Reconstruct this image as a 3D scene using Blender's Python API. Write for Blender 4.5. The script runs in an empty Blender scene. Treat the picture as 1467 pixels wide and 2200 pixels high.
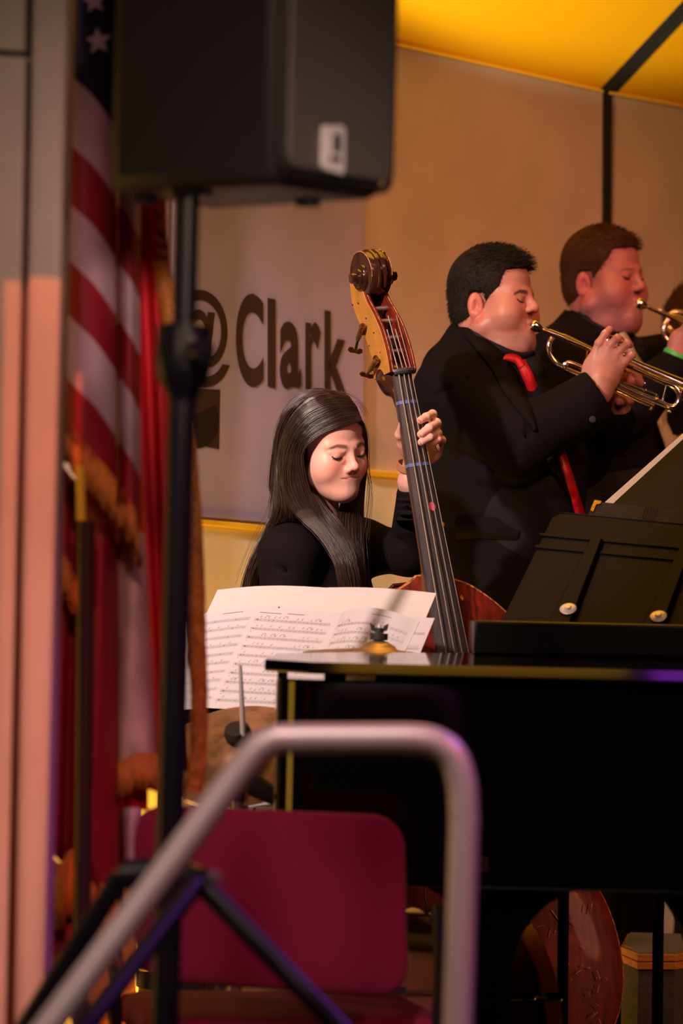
import bpy, bmesh, math, random
import numpy as np
from mathutils import Vector, Matrix, noise as mnoise
random.seed(7); rng = np.random.default_rng(7)
SC = bpy.context.scene
COL = SC.collection
R = math.radians
# ---------------------------------------------------------------- camera
FPX = 9000.0
CAMZ = 1.10
HORIZON = 1310.0
cam_d = bpy.data.cameras.new('camera'); cam = bpy.data.objects.new('camera', cam_d); COL.objects.link(cam)
cam_d.sensor_fit = 'VERTICAL'; cam_d.sensor_height = 36.0; cam_d.sensor_width = 24.0
cam_d.lens = 36.0*FPX/2200.0
cam_d.clip_end = 60
PITCH = math.atan((HORIZON-1100)/FPX); ROLL = R(1.3)
CM = Matrix.Rotation(math.pi/2+PITCH, 3, 'X') @ Matrix.Rotation(ROLL, 3, 'Z')
cam.matrix_world = Matrix.Translation((0, 0, CAMZ)) @ CM.to_4x4()
cam_d.dof.use_dof = True; cam_d.dof.focus_distance = 8.95; cam_d.dof.aperture_fstop = 3.0
SC.camera = cam
# ---------------------------------------------------------------- world, exposure
w = bpy.data.worlds.new('world'); SC.world = w; w.use_nodes = True
w.node_tree.nodes['Background'].inputs[0].default_value = (0.9, 0.55, 0.5, 1)
w.node_tree.nodes['Background'].inputs[1].default_value = 0.012
SC.view_settings.view_transform = 'Standard'; SC.view_settings.look = 'None'
SC.view_settings.gamma = 1.0; SC.view_settings.use_curve_mapping = False
SC.view_settings.exposure = 0.0

def at(px, py, Y):
    d = CM @ Vector(((px-733.5)/FPX, -(py-1100)/FPX, -1.0))
    t = Y/d.y
    return Vector((d.x*t, Y, CAMZ+d.z*t))
def hit(px, py, p0, n):
    d = CM @ Vector(((px-733.5)/FPX, -(py-1100)/FPX, -1.0))
    o = Vector((0, 0, CAMZ)); t = (p0-o).dot(n)/d.dot(n)
    return o+d*t
# ---------------------------------------------------------------- stage lights, added fills and reflection panels
def spot(name, loc, target, power, col, size=45, blend=0.6, rad=0.1):
    l = bpy.data.lights.new(name, 'SPOT'); l.energy = power; l.color = col; l.spot_size = R(size); l.spot_blend = blend; l.shadow_soft_size = rad
    o = bpy.data.objects.new(name, l); COL.objects.link(o); o.location = loc
    o.rotation_euler = (Vector(target)-Vector(loc)).to_track_quat('-Z', 'Y').to_euler(); return o
def arealight(name, loc, target, power, col, sx, sy):
    l = bpy.data.lights.new(name, 'AREA'); l.energy = power; l.color = col; l.shape = 'RECTANGLE'; l.size = sx; l.size_y = sy
    o = bpy.data.objects.new(name, l); COL.objects.link(o); o.location = loc
    o.rotation_euler = (Vector(target)-Vector(loc)).to_track_quat('-Z', 'Y').to_euler(); return o
spot('stage_spot_key', (-3.2, 3.6, 4.2), (-0.22, 9.0, 1.30), 2500, (1.0, 0.71, 0.60), 19, 0.7, 0.12)
spot('stage_spot_band', (1.0, 2.0, 4.6), (0.95, 9.8, 1.35), 480, (1.0, 0.42, 0.31), 16, 0.7, 0.15)
spot('stage_spot_magenta', (4.0, 5.5, 3.2), (0.85, 10.1, 1.8), 150, (1.0, 0.07, 0.22), 18, 0.6, 0.08)
spot('stage_spot_wall_left', (-0.9, 6.9, 3.3), (-0.22, 9.7, 0.70), 235, (1.0, 0.70, 0.62), 36, 0.9, 0.4)
spot('stage_spot_wall_right', (3.6, 6.6, 4.0), (0.8, 11.0, 1.25), 390, (1.0, 0.42, 0.14), 46, 0.9, 0.5)
arealight('yellow_floor_wash', (-0.22, 9.22, 0.12), (-0.25, 9.8, 0.85), 17, (1.0, 0.50, 0.04), 0.4, 0.08)
spot('canopy_uplight', (0.62, 7.4, 2.30), (0.62, 10.4, 4.36), 820, (1.0, 0.88, 0.5), 64, 0.12, 0.05)
spot('purple_back_spot', (2.6, 7.6, 3.6), (-0.22, 6.1, 0.35), 190, (0.45, 0.10, 1.0), 24, 0.7, 0.1)
spot('magenta_side_spot', (2.4, 4.0, 3.0), (0.0, 6.6, 0.55), 130, (1.0, 0.14, 0.42), 26, 0.7, 0.15)
spot('house_spot_left', (-1.7, 2.0, 2.8), (-0.58, 6.6, 1.4), 100, (1.0, 0.80, 0.50), 34, 0.8, 0.15)
spot('flag_fill_spot', (-0.15, 3.0, 3.4), (-0.40, 7.0, 1.25), 210, (1.0, 0.55, 0.48), 18, 0.8, 0.15)  # added spot that brightens the flags
spot('speaker_fill_spot', (1.3, 1.5, 2.0), (0.03, 6.2, 1.70), 900, (1.0, 0.72, 0.60), 7, 0.9, 0.25)  # added warm light for the speaker front
spot('rail_fill_spot', (-0.5, 3.6, 4.2), (-0.05, 5.9, 0.9), 420, (1.0, 0.74, 0.68), 26, 0.8, 0.15)  # extra spot put in to lift the handrail
spot('low_fill_spot', (3.2, 8.0, 1.1), (0.30, 9.1, 0.35), 85, (1.0, 0.34, 0.18), 30, 0.7, 0.3)  # added low light reaching the bass body below the piano
arealight('amber_reflection_panel', (0.25, 6.6, 4.0), (0.25, 7.6, 1.0), 2.2, (1.0, 0.45, 0.04), 0.74, 0.3)  # added panel, placed so the lid edge reflects gold
arealight('magenta_reflection_panel', (0.76, 6.6, 4.0), (0.76, 7.6, 1.0), 1.0, (0.45, 0.05, 0.9), 0.16, 0.4)  # added for the purple reflection at the right of the lid
arealight('rose_reflection_panel', (1.02, 6.6, 4.0), (1.02, 7.6, 1.0), 2.0, (1.0, 0.25, 0.18), 0.26, 0.25)  # added next to it for the pink reflection on the lid
arealight('amber_corner_reflection_panel', (-3.4, 7.4, 0.8), (-0.1, 7.7, 0.8), 16, (1.0, 0.50, 0.05), 1.1, 1.4)  # added panel that gives the rounded piano corner its gold reflection
# framed salmon beam on the wall beside the stage, cut by the four blades of a profile lamp
PSX = Vector((-0.45, 2.6, 3.0))
spot('salmon_profile_lamp', PSX, (-0.64, 6.6, 0.8), 600, (1.0, 0.17, 0.06), 50, 0.1, 0.0004)


# ---------------------------------------------------------------- object helpers
def tag(o, label=None, cat=None, group=None, kind=None):
    if label: o['label'] = label
    if cat: o['category'] = cat
    if group: o['group'] = group
    if kind: o['kind'] = kind
    return o
def thing(name, label, cat, loc=(0, 0, 0), group=None):
    o = bpy.data.objects.new(name, None); COL.objects.link(o); o.location = loc; o.empty_display_size = 0.05
    return tag(o, label, cat, group)
def wloc(p):
    v = Vector((0, 0, 0))
    while p is not None:
        v = v+p.location; p = p.parent
    return v
def mk(name, verts, faces, mat, parent=None, smooth=False, origin=None, cols=None, mats=None, fmat=None):
    off = Vector(origin) if origin is not None else wloc(parent)
    V = np.asarray(verts, dtype=float)-np.array(off)[None, :]
    me = bpy.data.meshes.new(name)
    if isinstance(faces, np.ndarray):
        k = faces.shape[1]; n = len(faces)
        me.vertices.add(len(V)); me.vertices.foreach_set('co', V.ravel())
        me.loops.add(n*k); me.loops.foreach_set('vertex_index', faces.ravel().astype(np.int32))
        me.polygons.add(n); me.polygons.foreach_set('loop_start', np.arange(0, n*k, k, dtype=np.int32))
        me.polygons.foreach_set('loop_total', np.full(n, k, dtype=np.int32))
        me.update(calc_edges=True); me.validate()
    else:
        me.from_pydata([tuple(v) for v in V], [], [tuple(f) for f in faces]); me.validate()
    for m in (mats if mats else [mat]): me.materials.append(m)
    if fmat is not None: me.polygons.foreach_set('material_index', np.asarray(fmat, dtype=np.int32))
    if smooth: me.polygons.foreach_set('use_smooth', np.ones(len(me.polygons), dtype=bool))
    if cols is not None:
        a = me.color_attributes.new('Col', 'FLOAT_COLOR', 'POINT')
        c = np.ones((len(V), 4)); c[:, :3] = cols; a.data.foreach_set('color', c.ravel())
    o = bpy.data.objects.new(name, me); COL.objects.link(o)
    if parent is not None:
        o.parent = parent
        if origin is not None: o.location = Vector(origin)-wloc(parent)
    elif origin is not None: o.location = origin
    me.update()
    return o
def autosmooth(o, ang=35):
    me = o.data; bm = bmesh.new(); bm.from_mesh(me)
    bmesh.ops.recalc_face_normals(bm, faces=bm.faces)
    for f in bm.faces: f.smooth = True
    for e in bm.edges:
        if len(e.link_faces) == 2 and e.calc_face_angle(0) > R(ang): e.smooth = False
    bm.to_mesh(me); bm.free(); return o
def bevel(o, w=0.003, seg=2, ang=30):
    me = o.data; bm = bmesh.new(); bm.from_mesh(me)
    bmesh.ops.recalc_face_normals(bm, faces=bm.faces)
    es = [e for e in bm.edges if len(e.link_faces) == 2 and e.calc_face_angle(0) > R(ang)]
    few = len(bm.faces) < 200
    res = bmesh.ops.bevel(bm, geom=es, offset=w, segments=seg, affect='EDGES', profile=0.5, clamp_overlap=True)
    nf = set(res['faces'])
    for f in bm.faces: f.smooth = (f in nf) or not few
    for e in bm.edges:
        if len(e.link_faces) == 2 and e.calc_face_angle(0) > R(40): e.smooth = False
    bm.to_mesh(me); bm.free(); return o
class G:
    def __init__(s): s.v = []; s.f = []
    def add(s, v, f):
        b = len(s.v); s.v += [Vector(x) for x in v]; s.f += [tuple(i+b for i in q) for q in f]; return s
    def hexa(s, p):   # p: 4 bottom, 4 top
        return s.add(p, [(0, 3, 2, 1), (4, 5, 6, 7), (0, 1, 5, 4), (1, 2, 6, 5), (2, 3, 7, 6), (3, 0, 4, 7)])
    def box(s, c, x, y, z):  # centre and three half vectors
        c, x, y, z = Vector(c), Vector(x), Vector(y), Vector(z)
        return s.hexa([c-x-y-z, c+x-y-z, c+x+y-z, c-x+y-z, c-x-y+z, c+x-y+z, c+x+y+z, c-x+y+z])
    def aabb(s, a, b):
        a, b = Vector(a), Vector(b); c = (a+b)/2; h = (b-a)/2
        return s.box(c, (h.x, 0, 0), (0, h.y, 0), (0, 0, h.z))
    def prism(s, poly, ext):
        n = len(poly); e = Vector(ext); p = [Vector(q) for q in poly]
        return s.add(p+[q+e for q in p], [tuple(range(n))[::-1], tuple(range(n, 2*n))]+[(i, (i+1) % n, n+(i+1) % n, n+i) for i in range(n)])
    def tube(s, pts, r, n=10, caps=True, closed=False):
        pts = [Vector(p) for p in pts]; m = len(pts)
        rr = r if hasattr(r, '__len__') else [r]*m
        base = len(s.v); prev = None
        for i, p in enumerate(pts):
            if closed: t = pts[(i+1) % m]-pts[i-1]
            else: t = pts[min(i+1, m-1)]-pts[max(i-1, 0)]
            t.normalize()
            if prev is None:
                a = Vector((0, 0, 1)) if abs(t.z) < 0.9 else Vector((1, 0, 0)); u = t.cross(a).normalized()
            else:
                u = prev-t*prev.dot(t); u.normalize()
            prev = u; v = t.cross(u)
            for k in range(n):
                a = 2*math.pi*k/n; s.v.append(p+(u*math.cos(a)+v*math.sin(a))*rr[i])
        for i in range(m if closed else m-1):
            j = (i+1) % m
            for k in range(n):
                l = (k+1) % n; s.f.append((base+i*n+k, base+i*n+l, base+j*n+l, base+j*n+k))
        if caps and not closed:
            s.f.append(tuple(base+k for k in range(n))[::-1]); s.f.append(tuple(base+(m-1)*n+k for k in range(n)))
        return s
    def lathe(s, o, axis, prof, n=32, ref=None, cap=True):  # prof: (radius, height along axis)
        o = Vector(o); ax = Vector(axis).normalized()
        a = Vector(ref) if ref is not None else (Vector((0, 0, 1)) if abs(ax.z) < 0.9 else Vector((1, 0, 0)))
        u = (a-ax*a.dot(ax)).normalized(); v = ax.cross(u); base = len(s.v); m = len(prof)
        for (r, h) in prof:
            for k in range(n):
                t = 2*math.pi*k/n; s.v.append(o+ax*h+(u*math.cos(t)+v*math.sin(t))*max(r, 1e-5))
        for i in range(m-1):
            for k in range(n):
                l = (k+1) % n; s.f.append((base+i*n+k, base+i*n+l, base+(i+1)*n+l, base+(i+1)*n+k))
        if cap:
            s.f.append(tuple(base+k for k in range(n))[::-1]); s.f.append(tuple(base+(m-1)*n+k for k in range(n)))
        return s
    def mk(s, name, mat, parent=None, smooth=True, ang=35, bev=0, origin=None):
        o = mk(name, s.v, s.f, mat, parent, origin=origin)
        if bev: bevel(o, bev)
        elif smooth: autosmooth(o, ang)
        return o
def crom(pts, n=8, closed=False):
    P = [Vector(p) for p in pts]; out = []; m = len(P)
    for i in range(m if closed else m-1):
        if closed: a, b, c, d = P[i-1], P[i], P[(i+1) % m], P[(i+2) % m]
        else: a, b, c, d = P[max(i-1, 0)], P[i], P[i+1], P[min(i+2, m-1)]
        for k in range(n):
            t = k/n; out.append(0.5*((2*b)+(c-a)*t+(2*a-5*b+4*c-d)*t*t+(3*b-a-3*c+d)*t**3))
    if not closed: out.append(P[-1])
    return out
# ---------------------------------------------------------------- materials
def mat(name, col, rough=0.6, metal=0.0, spec=0.5, noise=0.0, nscale=20, bump=0.0, bscale=80, coat=0.0, sss=0.0, col2=None, attr=False, sheen=0.0, emit=None, aniso=0, ramp=None, stretch=None):
    m = bpy.data.materials.new(name); m.use_nodes = True; nt = m.node_tree; b = nt.nodes['Principled BSDF']
    b.inputs['Base Color'].default_value = (*col, 1); b.inputs['Roughness'].default_value = rough
    b.inputs['Metallic'].default_value = metal; b.inputs['Specular IOR Level'].default_value = spec
    b.inputs['Coat Weight'].default_value = coat; b.inputs['Coat Roughness'].default_value = 0.06
    if sheen: b.inputs['Sheen Weight'].default_value = sheen; b.inputs['Sheen Roughness'].default_value = 0.4
    if sss:
        b.inputs['Subsurface Weight'].default_value = sss; b.inputs['Subsurface Radius'].default_value = (1.0, 0.35, 0.2); b.inputs['Subsurface Scale'].default_value = 0.008
    tc = nt.nodes.new('ShaderNodeTexCoord'); src = tc.outputs['Object']
    if stretch:
        mp = nt.nodes.new('ShaderNodeMapping'); mp.inputs['Scale'].default_value = stretch; nt.links.new(src, mp.inputs[0]); src = mp.outputs[0]
    cs = None
    if attr:
        a = nt.nodes.new('ShaderNodeAttribute'); a.attribute_name = 'Col'; cs = a.outputs['Color']
    if noise > 0 or col2:
        n = nt.nodes.new('ShaderNodeTexNoise'); n.inputs['Scale'].default_value = nscale; n.inputs['Detail'].default_value = 5
        nt.links.new(src, n.inputs['Vector'])
        mx = nt.nodes.new('ShaderNodeMix'); mx.data_type = 'RGBA'
        cr = nt.nodes.new('ShaderNodeValToRGB'); lo, hi = ramp if ramp else (0.35, 0.65)
        cr.color_ramp.elements[0].position = lo; cr.color_ramp.elements[1].position = hi
        nt.links.new(n.outputs['Fac'], cr.inputs[0])
        if col2:
            nt.links.new(cr.outputs[0], mx.inputs['Factor']); mx.inputs['A'].default_value = (*col, 1); mx.inputs['B'].default_value = (*col2, 1)
        else:
            mx.blend_type = 'MULTIPLY'; mx.inputs['Factor'].default_value = noise
            if cs: nt.links.new(cs, mx.inputs['A'])
            else: mx.inputs['A'].default_value = (*col, 1)
            nt.links.new(cr.outputs[0], mx.inputs['B'])
        cs = mx.outputs['Result']
    if cs: nt.links.new(cs, b.inputs['Base Color'])
    if bump:
        n2 = nt.nodes.new('ShaderNodeTexNoise'); n2.inputs['Scale'].default_value = bscale; n2.inputs['Detail'].default_value = 4
        nt.links.new(src, n2.inputs['Vector'])
        bp = nt.nodes.new('ShaderNodeBump'); bp.inputs['Strength'].default_value = bump; bp.inputs['Distance'].default_value = 0.004
        nt.links.new(n2.outputs['Fac'], bp.inputs['Height']); nt.links.new(bp.outputs[0], b.inputs['Normal'])
    if emit: b.inputs['Emission Color'].default_value = (*emit[:3], 1); b.inputs['Emission Strength'].default_value = emit[3]
    return m
M = dict(
    wall=mat('wall_paint', (0.60, 0.50, 0.42), 0.7, noise=0.12, nscale=6, bump=0.05, bscale=200),
    wall_low=mat('wall_lower_panel', (0.88, 0.78, 0.58), 0.6, noise=0.1, nscale=5),
    sign=mat('sign_board', (0.46, 0.40, 0.62), 0.55, noise=0.10, nscale=9),
    yellow=mat('yellow_canopy', (0.85, 0.42, 0.004), 0.45),
    trim=mat('yellow_trim', (0.95, 0.60, 0.04), 0.35),
    black=mat('black_matte', (0.012, 0.010, 0.011), 0.6),
    gap=mat('dark_gap', (0.006, 0.005, 0.005), 0.9),
    print_=mat('printed_brown_ink', (0.055, 0.028, 0.018), 0.6),
    print2=mat('printed_dark_shape', (0.022, 0.012, 0.010), 0.6),
    stage=mat('stage_floor', (0.10, 0.05, 0.025), 0.35, noise=0.4, nscale=8),
    house=mat('house_carpet', (0.03, 0.015, 0.015), 0.9),
    column=mat('column_plaster', (0.50, 0.42, 0.35), 0.65, noise=0.12, nscale=7),
    suit=mat('suit_black_wool', (0.0060, 0.0048, 0.0062), 0.8, spec=0.06, bump=0.4, bscale=260),
    shirt=mat('black_shirt', (0.006, 0.006, 0.009), 0.6, spec=0.15),
    top=mat('black_jersey', (0.0080, 0.006, 0.0072), 0.85, spec=0.08, bump=0.3, bscale=300),
    tie=mat('red_tie', (0.55, 0.008, 0.015), 0.4, noise=0.5, nscale=60, stretch=(1, 1, 0.5)),
    tie2=mat('grey_satin_tie', (0.38, 0.34, 0.28), 0.35),
    skin=mat('skin', (0.8, 0.5, 0.4), 0.45, spec=0.4, sss=0.25, attr=True, bump=0.03, bscale=600),
    hairb=mat('brown_hair', (0.048, 0.023, 0.018), 0.30, spec=0.75, noise=0.45, nscale=70, stretch=(1, 1, 0.15)),
    hairk=mat('black_hair', (0.010, 0.006, 0.005), 0.75, spec=0.25, bump=0.6, bscale=160),
    hairr=mat('auburn_hair', (0.055, 0.020, 0.009), 0.75, spec=0.25, bump=0.5, bscale=160),
    lash=mat('lash', (0.015, 0.007, 0.006), 0.6),
    eye=mat('eye_dark', (0.03, 0.015, 0.012), 0.15),
    brass=mat('brass_lacquer', (0.78, 0.56, 0.30), 0.16, metal=1.0),
    silver=mat('silver_plate', (0.82, 0.74, 0.66), 0.14, metal=1.0),
    oldbrass=mat('old_brass', (0.34, 0.22, 0.08), 0.38, metal=1.0, noise=0.5, nscale=150),
    plate=mat('ochre_tuner_plate', (0.62, 0.29, 0.055), 0.42, metal=0.35, noise=0.15, nscale=40),
    basswood=mat('bass_red_varnish', (0.20, 0.020, 0.010), 0.5, spec=0.2, coat=0.05, col2=(0.09, 0.010, 0.007), nscale=14, stretch=(6, 6, 1)),
    bassdark=mat('bass_dark_varnish', (0.030, 0.009, 0.006), 0.22, coat=0.6, col2=(0.05, 0.014, 0.008), nscale=22),
    worn=mat('worn_bare_wood', (0.50, 0.20, 0.06), 0.55, noise=0.7, nscale=90, ramp=(0.40, 0.55)),
    neckwood=mat('neck_maple', (0.17, 0.06, 0.025), 0.35),
    ebony=mat('ebony_board', (0.060, 0.052, 0.055), 0.30, noise=0.35, nscale=120, stretch=(1, 1, 0.06)),
    string=mat('steel_string', (0.72, 0.62, 0.55), 0.30, metal=0.9),
    bluetape=mat('blue_tape', (0.10, 0.15, 0.40), 0.6),
    pink=mat('pink_sticker', (0.80, 0.10, 0.22), 0.5), orange=mat('orange_sticker', (0.8, 0.25, 0.02), 0.5), yel=mat('yellow_sticker', (0.85, 0.42, 0.02), 0.5),
    piano=mat('piano_black_lacquer', (0.0035, 0.003, 0.004), 0.07, spec=0.5),
    pianodull=mat('piano_satin_black', (0.010, 0.006, 0.010), 0.35),
    desk=mat('music_stand_black', (0.006, 0.0055, 0.0085), 0.40, spec=0.05),
    leather=mat('black_leatherette', (0.018, 0.014, 0.014), 0.6, spec=0.12, bump=0.3, bscale=300),
    chrome=mat('chrome', (0.80, 0.78, 0.78), 0.14, metal=1.0),
    steel=mat('brushed_steel', (0.42, 0.36, 0.38), 0.38, metal=0.85),
    paper=mat('white_paper', (0.50, 0.47, 0.51), 0.8), paper2=mat('cream_folder', (0.54, 0.50, 0.50), 0.75),
    ink=mat('music_ink', (0.16, 0.11, 0.11), 0.8), ink2=mat('staff_ink', (0.27, 0.22, 0.23), 0.8),
    cymbal=mat('bronze_cymbal', (0.62, 0.42, 0.20), 0.34, metal=0.75, noise=0.3, nscale=50),
    cymbald=mat('dark_bronze_cymbal', (0.36, 0.17, 0.07), 0.5, metal=0.35, noise=0.5, nscale=25),
    maple=mat('maple_drum_shell', (0.62, 0.33, 0.11), 0.3, coat=0.4, noise=0.12, nscale=10),
    hoop=mat('orange_drum_hoop', (0.50, 0.11, 0.025), 0.35, coat=0.4),
    drumdark=mat('dark_drum_shell', (0.06, 0.015, 0.01), 0.3),
    felt=mat('black_rubber', (0.015, 0.012, 0.014), 0.7),
    chair=mat('crimson_upholstery', (0.26, 0.003, 0.050), 0.85, noise=0.10, nscale=300, bump=0.3, bscale=500, sheen=0.12),
    chairframe=mat('chair_black_tube', (0.02, 0.015, 0.018), 0.35),
    speaker=mat('speaker_black_plastic', (0.006, 0.005, 0.006), 0.50), grille=mat('speaker_grille', (0.075, 0.062, 0.058), 0.42, bump=0.1, bscale=600),
    badge=mat('badge_silver', (0.75, 0.70, 0.68), 0.35, metal=0.3), washer=mat('zinc_washer', (0.80, 0.78, 0.80), 0.4, metal=0.45),
    standm=mat('stand_black', (0.006, 0.005, 0.008), 0.35, spec=0.3),
    rail=mat('handrail_painted_steel', (0.62, 0.50, 0.50), 0.42, metal=0.35),
    fred=mat('flag_red', (0.34, 0.006, 0.018), 0.6, noise=0.15, nscale=15), fwhite=mat('flag_white', (0.62, 0.40, 0.48), 0.6, noise=0.12, nscale=15), fblue=mat('flag_navy', (0.008, 0.006, 0.022), 0.65),
    fstar=mat('flag_star', (0.55, 0.35, 0.42), 0.6), fred2=mat('flag_bright_red', (0.65, 0.010, 0.022), 0.6), fcream=mat('flag_cream', (0.78, 0.60, 0.48), 0.6, noise=0.3, nscale=12),
    fringe=mat('gold_fringe', (0.85, 0.27, 0.03), 0.6, noise=0.7, nscale=60, stretch=(6, 6, 0.6)),
    polewood=mat('flagpole_dark', (0.04, 0.012, 0.010), 0.4),
    ampgrey=mat('amp_grey_carpet', (0.075, 0.07, 0.062), 0.9, noise=0.3, nscale=60), amptop=mat('amp_top_grey', (0.16, 0.15, 0.16), 0.7), ampwood=mat('amp_wood_edge', (0.62, 0.26, 0.05), 0.45, noise=0.3, nscale=30, stretch=(1, 1, 8)),
    green=mat('green_wristband', (0.05, 0.45, 0.08), 0.5),
    shoe=mat('black_shoe', (0.01, 0.01, 0.01), 0.25),
)
# ---------------------------------------------------------------- signed distance modeller
class SDF:
    def __init__(s): s.p = []
    def cap(s, a, b, ra, rb, k=0.02, op=1):
        a = np.array(a, float); b = np.array(b, float)
        c = (a+b)/2; br = np.linalg.norm(b-a)/2+max(ra, rb); s.p.append(('c', a, b, ra, rb, k, op, c, br)); return s
    def ell(s, c, r, rot=None, k=0.02, op=1):
        c = np.array(c, float); r = np.array(r, float); s.p.append(('e', c, r, np.array(rot, float) if rot is not None else np.eye(3), 0, k, op, c, r.max())); return s
    def ev(s, P, cull=None):
        P = np.asarray(P, float); d = np.full(len(P), 1e3)
        for q in s.p:
            k, op = q[5], q[6]
            if cull is not None:
                cc, rad = cull
                if np.linalg.norm(cc-q[7])-q[8] > rad+k+0.03: continue
            if q[0] == 'c':
                a, b, ra, rb = q[1:5]; ba = b-a; L = ba.dot(ba)+1e-12
                h = np.clip((P-a)@ba/L, 0, 1); Q = P-a-h[:, None]*ba; dd = np.sqrt(np.einsum('ij,ij->i', Q, Q))-(ra+(rb-ra)*h)
            else:
                c, r, rot = q[1:4]; L = (P-c)@rot   # columns of rot are the axes
                L = L/r; k0 = np.sqrt(np.einsum('ij,ij->i', L, L)); L = L/r; k1 = np.sqrt(np.einsum('ij,ij->i', L, L))+1e-9; dd = k0*(k0-1)/k1
            if op == 1:
                if k > 0:
                    h = np.clip(k-np.abs(d-dd), 0, None)/k; d = np.minimum(d, dd)-h*h*k*0.25
                else: d = np.minimum(d, dd)
            else:
                dn = -dd
                if k > 0:
                    h = np.clip(k-np.abs(d-dn), 0, None)/k; d = np.maximum(d, dn)+h*h*k*0.25
                else: d = np.maximum(d, dn)
        return d
    def mesh(s, lo, hi, h, clip=None):
        lo = np.array(lo, float); hi = np.array(hi, float); B = 12
        nb = np.maximum(1, np.ceil((hi-lo)/h/B).astype(int)); N = nb*B+1
        D = np.full(N, 1.0, np.float32)
        ctr = np.stack(np.meshgrid(*[np.arange(n) for n in nb], indexing='ij'), -1).reshape(-1, 3)
        C = lo+(ctr+0.5)*B*h; rad = B*h*0.87; dc = s.ev(C)
        g = np.stack(np.meshgrid(*[np.arange(B+1)]*3, indexing='ij'), -1).reshape(-1, 3)*h
        for bi, c, dv in zip(ctr, C, dc):
            sl = tuple(slice(i*B, i*B+B+1) for i in bi)
            if abs(dv) > rad*1.6+0.012: D[sl] = np.sign(dv); continue
        for bi, c, dv in zip(ctr, C, dc):
            if abs(dv) > rad*1.6+0.012: continue
            sl = tuple(slice(i*B, i*B+B+1) for i in bi)
            P = lo+bi*B*h+g; v = s.ev(P, (c, rad))
            D[sl] = v.reshape(B+1, B+1, B+1)
        S = D < 0
        acc = np.zeros(tuple(N-1), np.int8)
        for i in (0, 1):
            for j in (0, 1):
                for k in (0, 1): acc += S[i:N[0]-1+i, j:N[1]-1+j, k:N[2]-1+k]
        act = (acc > 0) & (acc < 8); ids = np.argwhere(act); n = len(ids)
        idx = np.full(tuple(N-1), -1, np.int64); idx[act] = np.arange(n)
        sm = np.zeros((n, 3)); cn = np.zeros(n)
        corners = [(i, j, k) for i in (0, 1) for j in (0, 1) for k in (0, 1)]
        for a in corners:
            for ax in range(3):
                if a[ax]: continue
                b = list(a); b[ax] = 1
                da = D[ids[:, 0]+a[0], ids[:, 1]+a[1], ids[:, 2]+a[2]]; db = D[ids[:, 0]+b[0], ids[:, 1]+b[1], ids[:, 2]+b[2]]
                m = (da < 0) != (db < 0); t = np.where(m, da/(da-db+1e-12), 0)
                p = np.tile(np.array(a, float), (n, 1)); p[:, ax] += t; sm[m] += p[m]; cn[m] += 1
        V = lo+(ids+sm/cn[:, None])*h
        F = []
        for ax in range(3):
            o1, o2 = [(1, 2), (2, 0), (0, 1)][ax]
            sa = [slice(1, -1)]*3; sb = [slice(1, -1)]*3
            sa[ax] = slice(0, -1); sb[ax] = slice(1, None)
            A = S[tuple(sa)]; Bn = S[tuple(sb)]; e = np.argwhere(A != Bn)
            off = np.array([1, 1, 1]); off[ax] = 0; e = e+off
            sg = S[e[:, 0], e[:, 1], e[:, 2]]
            u = np.zeros(3, int); v = np.zeros(3, int); u[o1] = 1; v[o2] = 1
            q = [idx[tuple((e-x).T)] for x in (u*0, u, u+v, v)]
            q = np.stack(q, 1); q[~sg] = q[~sg][:, ::-1]; F.append(q)
        F = np.concatenate(F); F = F[(F >= 0).all(1)]
        F = F[:, ::-1]
        for _ in range(1):
            d0 = s.ev(V); e = h*0.25
            gr = np.stack([s.ev(V+np.eye(3)[i]*e)-d0 for i in range(3)], 1)/e
            gr /= np.maximum(np.linalg.norm(gr, axis=1), 0.5)[:, None]; V = V-np.clip(d0, -h*.6, h*.6)[:, None]*gr
        if clip is not None:
            keepv = clip(V); keep = keepv[F].all(1); F = F[keep]
            used = np.unique(F); mp = np.full(len(V), -1); mp[used] = np.arange(len(used)); V = V[used]; F = mp[F]
        return V, F
def joinvf(L):
    V = []; F = []; b = 0
    for v, f in L: V.append(v); F.append(f+b); b += len(v)
    return np.concatenate(V), np.concatenate(F)
def strand_mesh(curves, r0, r1, ns=3):
    """curves: array (n, m, 3) -> tubes"""
    C = np.asarray(curves); n, m, _ = C.shape
    T = np.gradient(C, axis=1); T /= np.linalg.norm(T, axis=2, keepdims=True)+1e-9
    up = np.array([0.3, 1, 0.2]); U = np.cross(T, up); U /= np.linalg.norm(U, axis=2, keepdims=True)+1e-9; W = np.cross(T, U)
    rr = np.linspace(r0, r1, m)[None, :, None]
    V = np.stack([C+rr*(U*math.cos(2*math.pi*k/ns)+W*math.sin(2*math.pi*k/ns)) for k in range(ns)], 2)
    V = V.reshape(-1, 3); base = (np.arange(n)[:, None]*m+np.arange(m-1)[None, :])*ns
    F = []
    for k in range(ns):
        l = (k+1) % ns; F.append(np.stack([base+k, base+l, base+ns+l, base+ns+k], -1).reshape(-1, 4))
    return V, np.concatenate(F)

# ================================================================ THE SETTING
def struct(g, name, m, **kw):
    o = g.mk(name, m, **kw); o['kind'] = 'structure'; return o
g = G(); g.aabb((-4, 5.6, -0.06), (5, 14, 0.0)); struct(g, 'floor', M['stage'], smooth=False)
g = G(); g.aabb((-4, -1.0, -0.96), (5, 5.55, -0.9)); struct(g, 'floor_house', M['house'], smooth=False)
g = G(); g.aabb((-4, 5.55, -0.9), (5, 5.6, 0.0)); struct(g, 'trim_stage_front', M['black'], smooth=False)
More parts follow.
